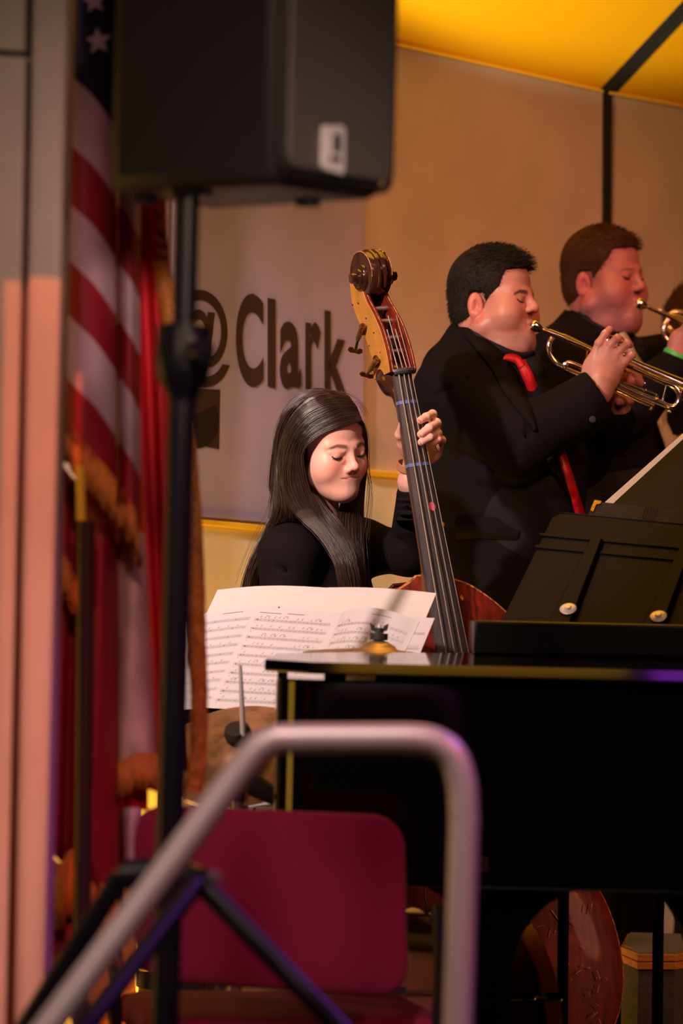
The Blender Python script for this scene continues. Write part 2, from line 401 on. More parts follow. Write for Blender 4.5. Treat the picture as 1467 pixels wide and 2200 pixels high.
# back shell wall: vertical plane running away to the right
W0 = at(700, 1100, 10.0); kk = 1.39
wd = Vector((1, kk, 0)).normalized(); wn = Vector((kk, -1, 0)).normalized()*1.0   # wn faces camera-right
if wn.y > 0: wn = -wn
def wh(px, py, off=0.0): return hit(px, py, W0+wn*off, wn)
def wquad(g, pts, off, th):
    p = [wh(x, y, off) for x, y in pts]; return g.prism(p, -wn*th)
def col_z(px, z, off=0.0):   # point of the wall plane straight over image column px (near mid height) at height z
    p = wh(px, 900, off); p.z = z; return p
gapx = 1303
zt = lambda px: wh(px, 90+(px-835)*(105/465.0) if px < 1305 else 197+(px-1305)*0.18).z
def wall_piece(name, xa, xb, label=None):
    g = G(); a = wh(xa, 700); b = wh(xb, 700)
    pa = Vector((a.x, a.y, 0)); pb = Vector((b.x, b.y, 0))
    top_a = zt(xa); top_b = zt(xb)
    poly = [pa, pb, Vector((b.x, b.y, top_b)), Vector((a.x, a.y, top_a))]
    g.prism(poly, -wn*0.05); return struct(g, name, M['wall'], smooth=False)
wall_piece('wall_back_left', -150, 1297)
wall_piece('wall_back_right', 1313, 2100)
g = G(); a = wh(1292, 700, -0.05); b = wh(1318, 700, -0.05)
g.prism([Vector((a.x, a.y, 0)), Vector((b.x, b.y, 0)), Vector((b.x, b.y, 3.2)), Vector((a.x, a.y, 3.2))], -wn*0.03); struct(g, 'trim_gap_backing', M['gap'], smooth=False)
g = G(); wquad(g, [(1297, 150), (1315, 150), (1308, 2150), (1290, 2150)], 0.004, 0.01); struct(g, 'trim_wall_seam', M['gap'], smooth=False)
# yellow trims and lower panels
g = G(); wquad(g, [(330, 1106), (784, 1148), (784, 1160), (330, 1118)], 0.022, 0.022); struct(g, 'trim_1', M['trim'], bev=0.002)
g = G(); wquad(g, [(785, 1008), (1300, 1056), (1300, 1068), (785, 1020)], 0.022, 0.022); struct(g, 'trim_2', M['trim'], bev=0.002)
g = G(); wquad(g, [(300, 1116), (785, 1158), (785, 2180), (300, 2180)], 0.010, 0.010); struct(g, 'wall_back_lower_left', M['wall_low'], bev=0.002)
g = G(); wquad(g, [(785, 1020), (1296, 1068), (1290, 2200), (785, 2180)], 0.010, 0.010); struct(g, 'wall_back_lower_right', M['wall_low'], bev=0.002)
# thin yellow strip along the wall top
g = G(); g.prism([wh(700, 58, .012), wh(1296, 193, .012), wh(1296, 198, .012), wh(700, 63, .012)], -wn*0.012); struct(g, 'trim_3', M['trim'], smooth=False)
g = G(); g.prism([wh(1314, 197, .012), wh(2000, 320, .012), wh(2000, 325, .012), wh(1314, 202, .012)], -wn*0.012); struct(g, 'trim_4', M['trim'], smooth=False)
# canopy panels rising over the stage from the wall top
C1 = wh(1303, 195); C2 = at(1467, 20, C1.y-0.13)
cdir = (C2-C1).normalized()
nrm = cdir.cross(wd).normalized()
def canopy(name, xa, xb):
    a = Vector(wh(xa, 90+(xa-835)*(105/465.0) if xa < 1305 else 197+(xa-1305)*0.18)); b = Vector(wh(xb, 90+(xb-835)*(105/465.0) if xb < 1305 else 197+(xb-1305)*0.18))
    g = G(); n = nrm if nrm.z > 0 else -nrm
    g.prism([a, b, b+cdir*1.6, a+cdir*1.6], n*0.03); return struct(g, name, M['yellow'], smooth=False)
canopy('ceiling_canopy_left', 100, 1295); canopy('ceiling_canopy_right', 1316, 2000)
n_ = nrm if nrm.z > 0 else -nrm
g = G(); a = wh(1288, 190); b = wh(1322, 199); g.prism([a-n_*0.004, b-n_*0.004, b+cdir*1.6-n_*0.004, a+cdir*1.6-n_*0.004], n_*0.004); struct(g, 'ceiling_seam', M['gap'], smooth=False)
# left wall of the stage opening (blurred, near camera)
YL = 6.6
def lw(px, py, dy=0): return at(px, py, YL+dy)
def vstrip(g, pa, pb, pc, pd, th=0.06): return g.prism([pa, pb, pc, pd], (0, th, 0))
g = G(); vstrip(g, lw(-260, -150), lw(60, -150), lw(55, 112), lw(-260, 92)); struct(g, 'wall_left_upper', M['column'], bev=0.006)
g = G(); vstrip(g, lw(-260, 100), lw(57, 121), lw(8, 2500), lw(-300, 2500)); struct(g, 'wall_left_lower', M['column'], bev=0.006)
g = G(); vstrip(g, lw(72, -150, -0.02), lw(153, -150, -0.02), lw(88, 2500, -0.02), lw(22, 2500, -0.02), 0.16); struct(g, 'wall_left_pilaster', M['column'], bev=0.014)
g = G(); vstrip(g, lw(-280, -150, .035), lw(130, -150, .035), lw(60, 2500, .035), lw(-300, 2500, .035), 0.05); struct(g, 'wall_left_backing', M['drumdark'], smooth=False)
# dark wing behind the flags
g = G(); a = at(-300, 1000, 9.2); g.aabb((a.x-1, 9.3, 0), (at(318, 1000, 9.3).x, 9.35, 3.4)); struct(g, 'wall_wing', M['drumdark'], smooth=False)
g = G(); g.aabb((-4, 14, -0.9), (5, 14.1, 4.5)); struct(g, 'wall_far', M['house'], smooth=False)

# ================================================================ PAINTED SIGN ON THE WALL
sg = thing('wall_sign', 'pale board on the back wall printed with @Clark in dark brown', 'sign', wh(600, 1100))
g = G(); wquad(g, [(300, 270), (784, 365), (779, 1141), (300, 1098)], 0.012, 0.010); g.mk('board', M['sign'], sg, bev=0.001)
def glyph(ch, box, parent, name, off=0.0138, bold=0.03, shear=0.0):
    x0, x1, yt0, yb0, yt1, yb1 = box   # left x, right x, top/bottom at left, top/bottom at right
    c = bpy.data.curves.new('t', 'FONT'); c.body = ch; c.offset = bold; c.resolution_u = 8
    o = bpy.data.objects.new('t', c); COL.objects.link(o); dg = bpy.context.evaluated_depsgraph_get()
    me = bpy.data.meshes.new_from_object(o.evaluated_get(dg)); bpy.data.objects.remove(o)
    V = np.array([v.co[:2] for v in me.vertices]); lo = V.min(0); hi = V.max(0); U = (V-lo)/(hi-lo)
    vs = []
    for u, v in U:
        x = x0+(x1-x0)*u; t = yt0+(yt1-yt0)*u; b = yb0+(yb1-yb0)*u
        vs.append(wh(x+shear*(v-.5), b+(t-b)*v, off))
    o = mk(name, vs, [tuple(p.vertices) for p in me.polygons], M['print_'], parent); return o
glyph('@', (368, 494, 615, 822, 630, 838), sg, 'letter', bold=0.015)
glyph('C', (507, 566, 626, 826, 634, 834), sg, 'letter')
glyph('l', (575, 592, 640, 830, 643, 834), sg, 'letter', bold=0.0)
glyph('a', (601, 647, 688, 833, 695, 840), sg, 'letter')
glyph('r', (656, 689, 690, 836, 694, 842), sg, 'letter')
glyph('k', (697, 746, 666, 846, 676, 854), sg, 'letter')
g = G(); g.prism([wh(x, y, .0135) for x, y in ((400, 833), (473, 837), (471, 965), (396, 950))], -wn*.0006); g.mk('printed_square', M['print_'], sg, smooth=False)
pts = [wh(424+46*math.cos(t), 905+58*math.sin(t), .0142) for t in np.linspace(-0.2*math.pi, .62*math.pi, 14)]+[wh(405, 955, .0142), wh(405, 900, .0142)]
g = G(); g.prism(pts, -wn*.0006); g.mk('printed_disc', M['print2'], sg, smooth=False)
g = G()
g.prism([wh(x, y, .0135) for x, y in ((338, 522), (352, 525), (364, 548), (366, 560), (356, 564), (342, 560))], -wn*.0006)
for k in range(26):
    x = 345+rng.random()*45; y = 515+rng.random()*110; r = 0.8+rng.random()*2.2
    g.prism([wh(x+r*math.cos(t), y+r*1.3*math.sin(t), .0135) for t in np.linspace(0, 2*math.pi, 7)[:-1]], -wn*.0006)
for (xa, ya, xb, yb) in ((348, 520, 362, 538), (355, 520, 368, 537)):
    g.prism([wh(xa, ya, .0137), wh(xa+2, ya-1, .0137), wh(xb+2, yb-1, .0137), wh(xb, yb, .0137)], -wn*.0006)
g.prism([wh(x, y, .0135) for x, y in ((366, 620), (376, 560), (388, 540), (392, 690), (372, 690), (364, 660))], -wn*.0006)
g.mk('printed_saxophone', M['print_'], sg, smooth=False)

# ================================================================ PROFILE STAGE LAMP (above the frame) WITH ITS FOUR BLADES
pl_ = thing('profile_lamp', 'black stage profile lamp with four shutter blades hung above the picture', 'stage light', PSX)
def thru(px, py, dy=.25):
    q = lw(px, py); t = dy/(q.y-PSX.y); return PSX+(q-PSX)*t
a0, a1, a2, a3 = thru(8, 603), thru(150, 609), thru(86, 2600), thru(-22, 2600)
def blade(p, q, out):
    d = (q-p).normalized(); o_ = Vector((d.z, 0, -d.x))*out; g = G(); g.prism([p-d*.3, q+d*.3, q+d*.3+o_*.22, p-d*.3+o_*.22], (0, .002, 0)); g.mk('shutter_blade', M['black'], pl_, smooth=False)
blade(a0, a1, -1); blade(a1, a2, -1); blade(a2, a3, -1); blade(a3, a0, -1)
g = G(); dd = Vector((0, -1, .35)).normalized(); g.lathe(PSX+dd*.02, dd, [(.08, 0), (.08, .30), (.06, .40), (.0, .41)], 24, cap=False); g.mk('housing', M['black'], pl_)

# ================================================================ DOUBLE BASS
YB = 8.88
N0 = at(866, 803, YB)
th = R(28)
aup = Vector((-0.19, 0.10, 1)).normalized()
Ff = Vector((math.sin(th), -math.cos(th), 0)); Ff = (Ff-aup*Ff.dot(aup)).normalized()
Ss = aup.cross(Ff)*-1
if Ss.x < 0: Ss = -Ss
def B(s, f, c):   # s down from the nut, f forward, c across to the right
    return N0-aup*s+Ff*f+Ss*c
bass = thing('double_bass', 'red-brown upright bass with worn scroll, held by the long-haired woman', 'double bass', B(1.55, -0.1, 0))
# fingerboard
def fbw(s): return 0.0215+0.0225*s/0.85
g = G(); sec = []
for s_ in np.linspace(0.0, 0.86, 12):
    w_ = fbw(s_); row = []
    for t in np.linspace(-1, 1, 9): row.append(B(s_, 0.007*(1-t*t)*(1+s_*.6)+0.020*s_, w_*t))
    row += [B(s_, -0.012+0.020*s_, w_*0.96), B(s_, -0.012+0.020*s_, -w_*0.96)]; sec.append(row)
n = 11
g.v = [p for r_ in sec for p in r_]
for i in range(len(sec)-1):
    for k in range(n): g.f.append((i*n+k, i*n+(k+1) % n, (i+1)*n+(k+1) % n, (i+1)*n+k))
g.f.append(tuple(range(n))); g.f.append(tuple(range(len(sec)*n-n, len(sec)*n))[::-1])
g.mk('fingerboard', M['ebony'], bass)
def fbs(s, t, h=0.0): return B(s, 0.007*(1-t*t)*(1+s*.6)+0.020*s+h, fbw(s)*t)
# nut
g = G(); g.tube([B(-0.004, .004, -0.024), B(-0.004, 0.012, -0.012), B(-0.004, .015, 0), B(-0.004, 0.012, 0.012), B(-0.004, .004, 0.024)], 0.007, 8); g.mk('nut', M['ebony'], bass)
# neck
g = G(); rings = []
for s_ in np.linspace(-0.01, 0.50, 14):
    e = max(0, (s_-0.40)/0.10); d = 0.024+0.012*s_+0.10*e*e; w_ = fbw(s_)*0.94
    rings.append([B(s_, -0.011+0.02*s_-d*math.sin(t), w_*math.cos(t)) for t in np.linspace(0, math.pi, 12)])
g.v = [p for r_ in rings for p in r_]; n = 12
for i in range(13):
    for k in range(n): g.f.append((i*n+k, i*n+(k+1) % n, (i+1)*n+(k+1) % n, (i+1)*n+k))
g.f.append(tuple(range(n))); g.f.append(tuple(range(13*n, 14*n))[::-1])
g.mk('neck', M['neckwood'], bass, ang=60)
# strings
for i, t in enumerate((-0.72, -0.24, 0.24, 0.72)):
    r_ = (0.0016, 0.0014, 0.0012, 0.0010)[i]
    top = B(-0.10-0.03*(i % 2), -0.012, (-0.014, -0.006, 0.006, 0.014)[i])
    g = G(); g.tube([top, fbs(-0.004, t, 0.006)]+[fbs(s_, t, 0.005+0.012*s_) for s_ in np.linspace(0.03, 0.85, 8)]+[B(1.05, 0.175, 0.040*t/0.72)], r_, 6)
    g.mk('string', M['string'], bass)
# tapes and stickers
def tapeband(s_, m, name):
    g = G(); 
    for i in range(12):
        t0, t1 = -1.03+2.06*i/12, -1.03+2.06*(i+1)/12
        a = [fbs(s_-.0035, t0, .0006), fbs(s_-.0035, t1, .0006), fbs(s_+.0035, t1, .0006), fbs(s_+.0035, t0, .0006)]; g.prism(a, Ff*.0005)
    g.prism([B(s_-.0035, -.011+.02*s_, -fbw(s_)*1.03), B(s_-.0035, .02*s_+.002, -fbw(s_)*1.03), B(s_+.0035, .02*s_+.002, -fbw(s_)*1.03), B(s_+.0035, -.011+.02*s_, -fbw(s_)*1.03)], -Ss*.0005)
    return g.mk(name, m, bass, smooth=False)
tapeband(0.062, M['bluetape'], 'position_tape'); tapeband(0.198, M['bluetape'], 'position_tape')
def sticker(px, py, rx, ry, m, nm, n=9, seed=0):
    c = hit(px, py, B(0.3, 0.02, 0), Ff); r2 = random.Random(seed)
    # find (s,t)
    d = c-N0; s_ = -d.dot(aup); t = d.dot(Ss)/fbw(s_)
    pts = [fbs(s_+ry*math.sin(a)*(1+.25*r2.random()), t+rx*math.cos(a)*(1+.2*r2.random())/fbw(s_), .0012) for a in np.linspace(0, 2*math.pi, n+1)[:-1]]
    g = G(); g.prism(pts, Ff*.0004); return g.mk(nm, m, bass, smooth=False)
sticker(931, 1087, .0085, .0085, M['pink'], 'pink_sticker', 8, 3); sticker(957, 1124, .0045, .0045, M['orange'], 'orange_sticker'); sticker(1001, 1281, .007, .006, M['yel'], 'yellow_sticker', 4)
# pegbox (side profile curve in the f / s plane)
back = [(-0.005, -0.072), (-0.05, -0.068), (-0.10, -0.082), (-0.15, -0.106), (-0.19, -0.118), (-0.235, -0.112)]
front = [(-0.005, 0.006), (-0.05, 0.004), (-0.10, -0.008), (-0.14, -0.028), (-0.175, -0.050), (-0.205, -0.060)]
backc = crom([Vector((a, b, 0)) for a, b in back], 5); frontc = crom([Vector((a, b, 0)) for a, b in front], 5)
def pw(s_): return 0.0315-0.004*min(1, -s_/0.2)    # half width of the pegbox
def cheek(side, w0, w1, name, m, inset=0.0, fr=0.0):
    g = G(); n = len(backc); rows = []
    for b, f in zip(backc, frontc):
        ff = f.y-fr; bb = b.y+inset
        a0 = pw(b.x)*side; rows.append([B(b.x, bb, a0+w0*side), B(f.x, ff, a0+w0*side), B(f.x, ff, a0+w1*side), B(b.x, bb, a0+w1*side)])
    g.v = [p for r_ in rows for p in r_]
    for i in range(n-1):
        for k in range(4): g.f.append((i*4+k, i*4+(k+1) % 4, (i+1)*4+(k+1) % 4, (i+1)*4+k))
    g.f.append((0, 1, 2, 3)); g.f.append((n*4-1, n*4-2, n*4-3, n*4-4)); return g.mk(name, m, bass, bev=0.0012)
cheek(-1, -0.010, 0.0, 'pegbox_cheek', M['basswood']); cheek(1, -0.010, 0.0, 'pegbox_cheek', M['basswood'])
# pegbox back
g = G(); rows = []
for b, f in zip(backc, frontc):
    ww = pw(b.x)-0.002; dd = 0.016; rows.append([B(b.x, b.y, -ww), B(b.x, b.y, ww), B(b.x, b.y+dd, ww), B(b.x, b.y+dd, -ww)])
g.v = [p for r_ in rows for p in r_]; n = len(rows)
for i in range(n-1):
    for k in range(4): g.f.append((i*4+k, i*4+(k+1) % 4, (i+1)*4+(k+1) % 4, (i+1)*4+k))
g.f.append((0, 1, 2, 3)); g.f.append((n*4-1, n*4-2, n*4-3, n*4-4)); g.mk('pegbox_back', M['bassdark'], bass, bev=.001)
pl = cheek(-1, 0.0, 0.0022, 'tuner_plate', M['plate'], inset=0.001, fr=0.003)
# worn edges of the pegbox
for side in (-1, 1):
    g = G(); g.tube([B(f.x, f.y+.0005, side*(pw(f.x)-.0045)) for f in frontc], 0.0012, 5); g.mk('worn_edge', M['worn'], bass)
# screws on the plate
for (px, py) in ((757, 655), (769, 651), (786, 684), (777, 702), (803, 715), (793, 743), (817, 757), (805, 811), (826, 806)):
    p = hit(px, py, B(-0.1, 0, -(pw(-.1)+.0025)), Ss); g = G(); g.lathe(p, -Ss, [(0.0022, 0), (0.0018, 0.0008), (0.0, 0.001)], 8, cap=False); g.mk('screw', M['black'], bass)
# scroll
SCc = (-0.233, -0.066)
def disc(r, hw, nm, m, off=(0, 0), n=32):
    g = G(); g.lathe(B(SCc[0]+off[0], SCc[1]+off[1], -hw), Ss, [(r*0.0, 0.0006), (r*0.93, 0.0), (r, 0.003), (r*1.0, 2*hw-.003), (r*.93, 2*hw), (0, 2*hw-.0006)], n, cap=False); return g.mk(nm, m, bass, ang=50)
disc(0.050, 0.026, 'scroll', M['bassdark'])
disc(0.030, 0.034, 'scroll_turn', M['bassdark'], (0.006, 0.004)); disc(0.021, 0.041, 'scroll_turn', M['bassdark'], (0.008, 0.006)); disc(0.0115, 0.054, 'scroll_eye', M['bassdark'], (0.008, 0.007))
g = G()   # neck of the scroll joining the pegbox
rows = []
for (s_, f0, f1, hw) in ((-0.20, -0.118, -0.060, 0.029), (-0.235, -0.114, -0.055, 0.027), (-0.262, -0.102, -0.055, 0.026)):
    rows.append([B(s_, f0, -hw), B(s_, f1, -hw), B(s_, f1, hw), B(s_, f0, hw)])
g.v = [p for r_ in rows for p in r_]
for i in range(2):
    for k in range(4): g.f.append((i*4+k, i*4+(k+1) % 4, (i+1)*4+(k+1) % 4, (i+1)*4+k))
g.f += [(0, 1, 2, 3), (11, 10, 9, 8)]; g.mk('scroll_throat', M['bassdark'], bass, bev=.004)
for side, r_ in ((-1, .0012), (1, .0010)):
    g = G(); g.tube([B(SCc[0]-.0500*math.sin(t), SCc[1]+.0500*math.cos(t), side*.0245) for t in np.linspace(-0.3, 2.1, 20)], r_, 5); g.mk('worn_edge', M['worn'], bass)
for c_ in (-.006, .008):   # fluting on the scroll rim
    g = G(); g.tube([B(SCc[0]-.0502*math.sin(t), SCc[1]+.0502*math.cos(t), c_) for t in np.linspace(-0.8, 2.6, 24)], .0042, 6); g.mk('scroll_flute', M['bassdark'], bass)
for (t, c_, rr) in ((1.45, .016, .0032), (1.1, .019, .0026), (.85, .020, .0034), (0.1, .006, .0028), (0.7, -.001, .0016), (1.9, -.004, .0018), (.35, .018, .0016)):
    p = B(SCc[0]-.0535*math.sin(t), SCc[1]+.0535*math.cos(t), c_); g = G(); g.lathe(p, (p-B(SCc[0], SCc[1], c_)), [(rr, 0), (rr*.6, .0006), (0, .0008)], 7, cap=False); g.mk('worn_chip', M['worn'], bass)
# tuning machines on the left cheek
def tuner(px, py, kx, ky):
    nP = Ss; p = hit(px, py, B(-0.1, 0, -(pw(-.1)+.004)), nP)
    t = G(); t.lathe(p+Ss*.003, -Ss, [(0.0105, 0), (0.0105, .003), (.008, .0045), (.003, .005), (.003, .008), (0, .0085)], 20, cap=False)
    root = t.mk('tuning_machine', M['oldbrass'], bass)
    g = G()
    for k in range(20):
        a = 2*math.pi*k/20; u = aup*math.cos(a)+Ff*math.sin(a); v = -aup*math.sin(a)+Ff*math.cos(a)
        g.box(p+u*.0112-Ss*.0012, u*.0016, v*.0009, Ss*.0014)
    g.mk('gear_teeth', M['oldbrass'], root)
    k0 = hit(kx, ky, B(-0.1, 0, -(pw(-.1)+.010)), nP); dirv = (k0-p).normalized()
    q0 = p+aup*.0-Ss*.010+dirv.cross(Ss).normalized()*.009
    g = G(); g.tube([q0-dirv*.020, q0+dirv*.020], .0046, 10)
    for k in range(7): 
        c = q0+dirv*(-.014+.0047*k); g.lathe(c, dirv, [(.0046, -.0008), (.0064, 0), (.0046, .0008)], 10, cap=False)
    g.tube([q0+dirv*.018, k0-dirv*.004], .0030, 8); g.mk('worm_shaft', M['oldbrass'], root)
    # bow-tie key
    side = Vector((0.95, 0.25, -0.12)).normalized(); side = (side-dirv*side.dot(dirv)).normalized(); nn = side.cross(dirv)
    pr = [(-.017, -.002), (-.015, .006), (-.008, .007), (-.003, .002), (.003, .002), (.008, .007), (.015, .006), (.017, -.002), (.010, -.007), (0, -.006), (-.010, -.007)]
    g = G(); g.prism([k0+side*a-dirv*b-nn*.0016 for a, b in pr], nn*.0032); g.mk('tuner_key', M['oldbrass'], root, bev=.001)
tuner(779, 708, 763, 753); tuner(808, 776, 788, 806)
for (s_, c_) in ((-0.055, 0), (-0.085, 0), (-.125, 0), (-.155, 0)):
    f_ = -.030-.35*max(0, -s_-.08); g = G(); g.tube([B(s_, f_, -.022), B(s_, f_, .022)], .0055, 10); g.mk('string_roller', M['steel'], bass)
# body
prof = [(0, .035), (.012, .055), (.03, .10), (.06, .145), (.10, .19), (.15, .228), (.20, .248), (.26, .255), (.32, .245), (.37, .215), (.42, .185), (.46, .172), (.50, .170), (.55, .180), (.60, .215), (.64, .262), (.69, .300), (.75, .325), (.82, .336), (.89, .332), (.96, .305), (1.02, .255), (1.06, .195), (1.09, .12), (1.10, .05), (1.102, 0)]
pc = [(-p.y*.90, p.x) for p in crom([Vector((a, b, 0)) for a, b in prof], 3)]
s0 = 0.435
outl = [(c, s) for c, s in pc]+[(-c, s) for c, s in reversed(pc)]
def tf(s):   # table plane, slightly behind the neck line
    return -0.030+0.0*s
def bodyring(f, inset):
    out = []
    for c, s in outl:
        cc = c*(1-inset); ss = s0+(s-0.55)*(1-inset)+0.55
        shallow = 0.055*max(0, (0.30-s)/0.30)   # back slopes in at the shoulders
        ff = f if f > -0.05 else f+shallow
        out.append(B(ss, ff, cc))
    return out
levels = [(-0.210, 0.10), (-0.200, 0.0), (-0.196, -0.006), (-.192, 0.012), (-.045, 0.012), (-.041, -.008), (-.034, -.008), (-.030, 0.01), (-.018, 0.14), (-.010, .45)]
g = G(); n = len(outl)
for f_, ins in levels: g.v += bodyring(f_, ins)
g.v.append(B(s0+.55, -.007, 0)); g.v.append(B(s0+.55, -.222, 0))
fm = []
for i in range(len(levels)-1):
    for k in range(n): g.f.append((i*n+k, i*n+(k+1) % n, (i+1)*n+(k+1) % n, (i+1)*n+k)); fm.append(0)
for k in range(n):
    g.f.append(((len(levels)-1)*n+k, (len(levels)-1)*n+(k+1) % n, len(levels)*n)); g.f.append(((k+1) % n, k, len(levels)*n+1))
g.mk('body', M['basswood'], bass, ang=40)
g = G(); g.tube([p for p in bodyring(-.038, -.010)], .0040, 6, closed=True); g.mk('worn_rim', M['worn'], bass)
g = G(); g.tube([p for p in bodyring(-.033, .055)], .0012, 4, closed=True); g.mk('purfling', M['bassdark'], bass)
g = G(); g.tube([p for p in bodyring(-.194, -.008)], .0040, 6, closed=True); g.mk('back_rim', M['bassdark'], bass)
g = G(); g.prism([B(s0+.70, -.012, -.06), B(s0+.70, -.012, .06), B(s0+.56, .135, .045), B(s0+.56, .135, -.045)], aup*.008)
g = G(); g.prism([B(1.05, -.015, -.085), B(1.05, -.015, -.05), B(1.05, .07, -.03), B(1.05, .07, .03), B(1.05, -.015, .05), B(1.05, -.015, .085), B(1.05, .13, .065), B(1.05, .165, 0), B(1.05, .13, -.065)], -aup*.012); g.mk('bridge', M['neckwood'], bass, bev=.002)
g = G(); g.prism([B(1.18, .10, -.02), B(1.18, .10, .02), B(1.49, .02, .045), B(1.49, .02, -.045)], -Ff*.012); g.mk('tailpiece', M['ebony'], bass, bev=.003)
for sd in (-1, 1):
    g = G(); pts = []
    for t in np.linspace(-1, 1, 16): pts.append(B(1.05+.09*t, -.0125, sd*(.13+.022*math.sin(t*2.6))))
    g.tube(pts, [.004+.007*max(0, abs(t)-.75)*4 for t in np.linspace(-1, 1, 16)], 6); g.mk('sound_hole', M['black'], bass)
g = G(); g.tube([B(s0+1.08, -.12, 0), B(s0+1.08+.45, -.12, 0)], .006, 8)
pe = B(s0+1.1, -.12, 0); 
g = G(); tip = pe-aup*(pe.z/aup.z); g.tube([B(s0+1.05, -.12, 0), tip+aup*.012], .006, 8); g.mk('endpin', M['chrome'], bass)
g = G(); r2 = random.Random(5)
for k in range(110):
    s_ = s0+.62+.42*r2.random(); c_ = .02+.28*r2.random(); L = .002+.014*r2.random()**2; a = r2.random()*3.1
    if c_ > .25 or s_-s0 > 1.0: continue
    rho = max(abs(c_)/.33, abs(s_-s0-.82)/.3); ff = -.0098-.02*max(0, rho-.55)**1.5
    d1 = aup*math.cos(a)+Ss*math.sin(a); d2 = Ff.cross(d1); p = B(s_, ff+.002, c_); w_ = .0006+.0013*r2.random()
    g.prism([p-d1*L-d2*w_, p+d1*L-d2*w_*.5, p+d1*L*.9+d2*w_, p-d1*L*.7+d2*w_], Ff*.0004)
sc_ = g.mk('scratches', M['worn'], bass, smooth=False); sc_['kind'] = 'stuff'

# ================================================================ GRAND PIANO
YP = 7.62
piano = thing('grand_piano', 'black lacquered grand piano, side on, in the right foreground', 'piano', at(1000, 1400, 7.95)*1.0)
piano.location.z = 0
xl = at(592, 1500, YP+.1).x; xr = at(1900, 1500, YP).x
plan = []
for a in np.linspace(math.pi, 1.5*math.pi, 18): plan.append((xl+.075+.075*math.cos(a), YP+.095+.095*math.sin(a)))   # rounded near corner
x9, x11 = at(960, 1400, 8.0).x, at(1120, 1400, 8.2).x
plan = [(xl, YP+.30)]+plan+[(xl+.9, YP-.02), (xr, YP-.05), (xr, YP+.80), (x11+.12, YP+.78), (x11, YP+.70), (x9, YP+.50), (x9-.15, YP+.46), (xl+.10, YP+.42), (xl+.03, YP+.37)]
def slab(plan, z0, z1): 
    g = G(); g.prism([Vector((x, y, z0)) for x, y in plan], (0, 0, z1-z0)); return g
slab(plan, 0.60, 0.972).mk('case', M['piano'], piano, bev=.004)
g = G()   # gold-lit edge bead on the rounded corner and slim band under the lid
# lid, slightly raised towards the back
zt0, zt1 = at(1000, 1430, YP-.05).z, at(1000, 1392, YP+.8).z
def lidz(y): return zt0+(zt1-zt0)*(y-(YP-.05))/.85
lp = [(at(568, 1428, YP-.02).x, YP+.02), (xl+.06, YP-.06), (xr, YP-.09), (xr, YP+.81), (x11+.12, YP+.79), (x11, YP+.71), (x9, YP+.51), (x9-.15, YP+.47), (xl+.10, YP+.42), (xl, YP+.30)]
g = G(); n = len(lp); lt_ = [(x, y+(.013 if i in (0, 1, 2) else 0)) for i, (x, y) in enumerate(lp)]
g.add([Vector((x, y, lidz(y)-.021)) for x, y in lp]+[Vector((x, y, lidz(y)-.018)) for x, y in lp]+[Vector((x, y, lidz(y))) for x, y in lt_],
      [tuple(range(n))[::-1], tuple(range(2*n, 3*n))]+[(i, (i+1) % n, n+(i+1) % n, n+i) for i in range(n)]+[(n+i, n+(i+1) % n, 2*n+(i+1) % n, 2*n+i) for i in range(n)]); g.mk('lid', M['piano'], piano, smooth=False)
g = G(); a = at(1013, 1332, 8.25); b = at(1013, 1372, 8.25); g.aabb((a.x, 8.10, lidz(8.1)+.001), (xr, 8.44, a.z)); g.mk('folded_lid_front', M['pianodull'], piano, bev=.006)
# lid props along the rim
for pa_, pb__ in ((592, 618), (692, 744), (802, 1700)):
    p = at(pa_, 1440, YP+.03); q = at(pb__, 1440, YP+.03); g = G(); g.aabb((p.x+.004, YP+.012, .972), (q.x, YP+.05, lidz(YP)-.0205)); g.mk('lid_bumper', M['felt'], piano)
# legs with curved brackets
def pleg(x0, x1, y0, ln):
    g = G(); 
    L = [Vector((x0, y0, 0.10)), Vector((x0, y0, .60))]; rr = .13
    pr = [(x0, .10), (x0, .44)]+[(x0-rr+rr*math.cos(t), .60-.16+.16*math.sin(t)) for t in np.linspace(0, math.pi/2, 7)[1:]]
    pr += [(x1+rr*1.25-rr*1.25*math.sin(t), .60-.17+.17*math.cos(t)) for t in np.linspace(0, math.pi/2, 8)]+[(x1, .10)]
    g.prism([Vector((x, y0, z)) for x, z in pr], (0, .12, 0)); lg = g.mk(ln, M['piano'], piano, bev=.004)
    g = G(); c = (x0+x1)/2; g.lathe((c, y0+.06, 0.035), (1, 0, 0), [(0, -.012), (.033, -.010), (.035, 0), (.033, .010), (0, .012)], 20, cap=False)
    g.aabb((c-.02, y0+.03, .03), (c+.02, y0+.09, .10)); g.mk('caster', M['oldbrass'], piano)
pleg(at(1018, 2000, YP+.12).x, at(1100, 2000, YP+.12).x, YP+.12, 'leg')
pleg(at(1485, 2000, YP+.25).x, at(1575, 2000, YP+.25).x, YP+.25, 'leg')
g = G(); p = at(1040, 1858, YP-.03); g.aabb((p.x-.008, YP-.026, p.z-.013), (p.x+.008, YP-.018, p.z+.013)); g.mk('glint_plate', M['polewood'], piano, bev=.001)  # small plate standing in for a glint on the case

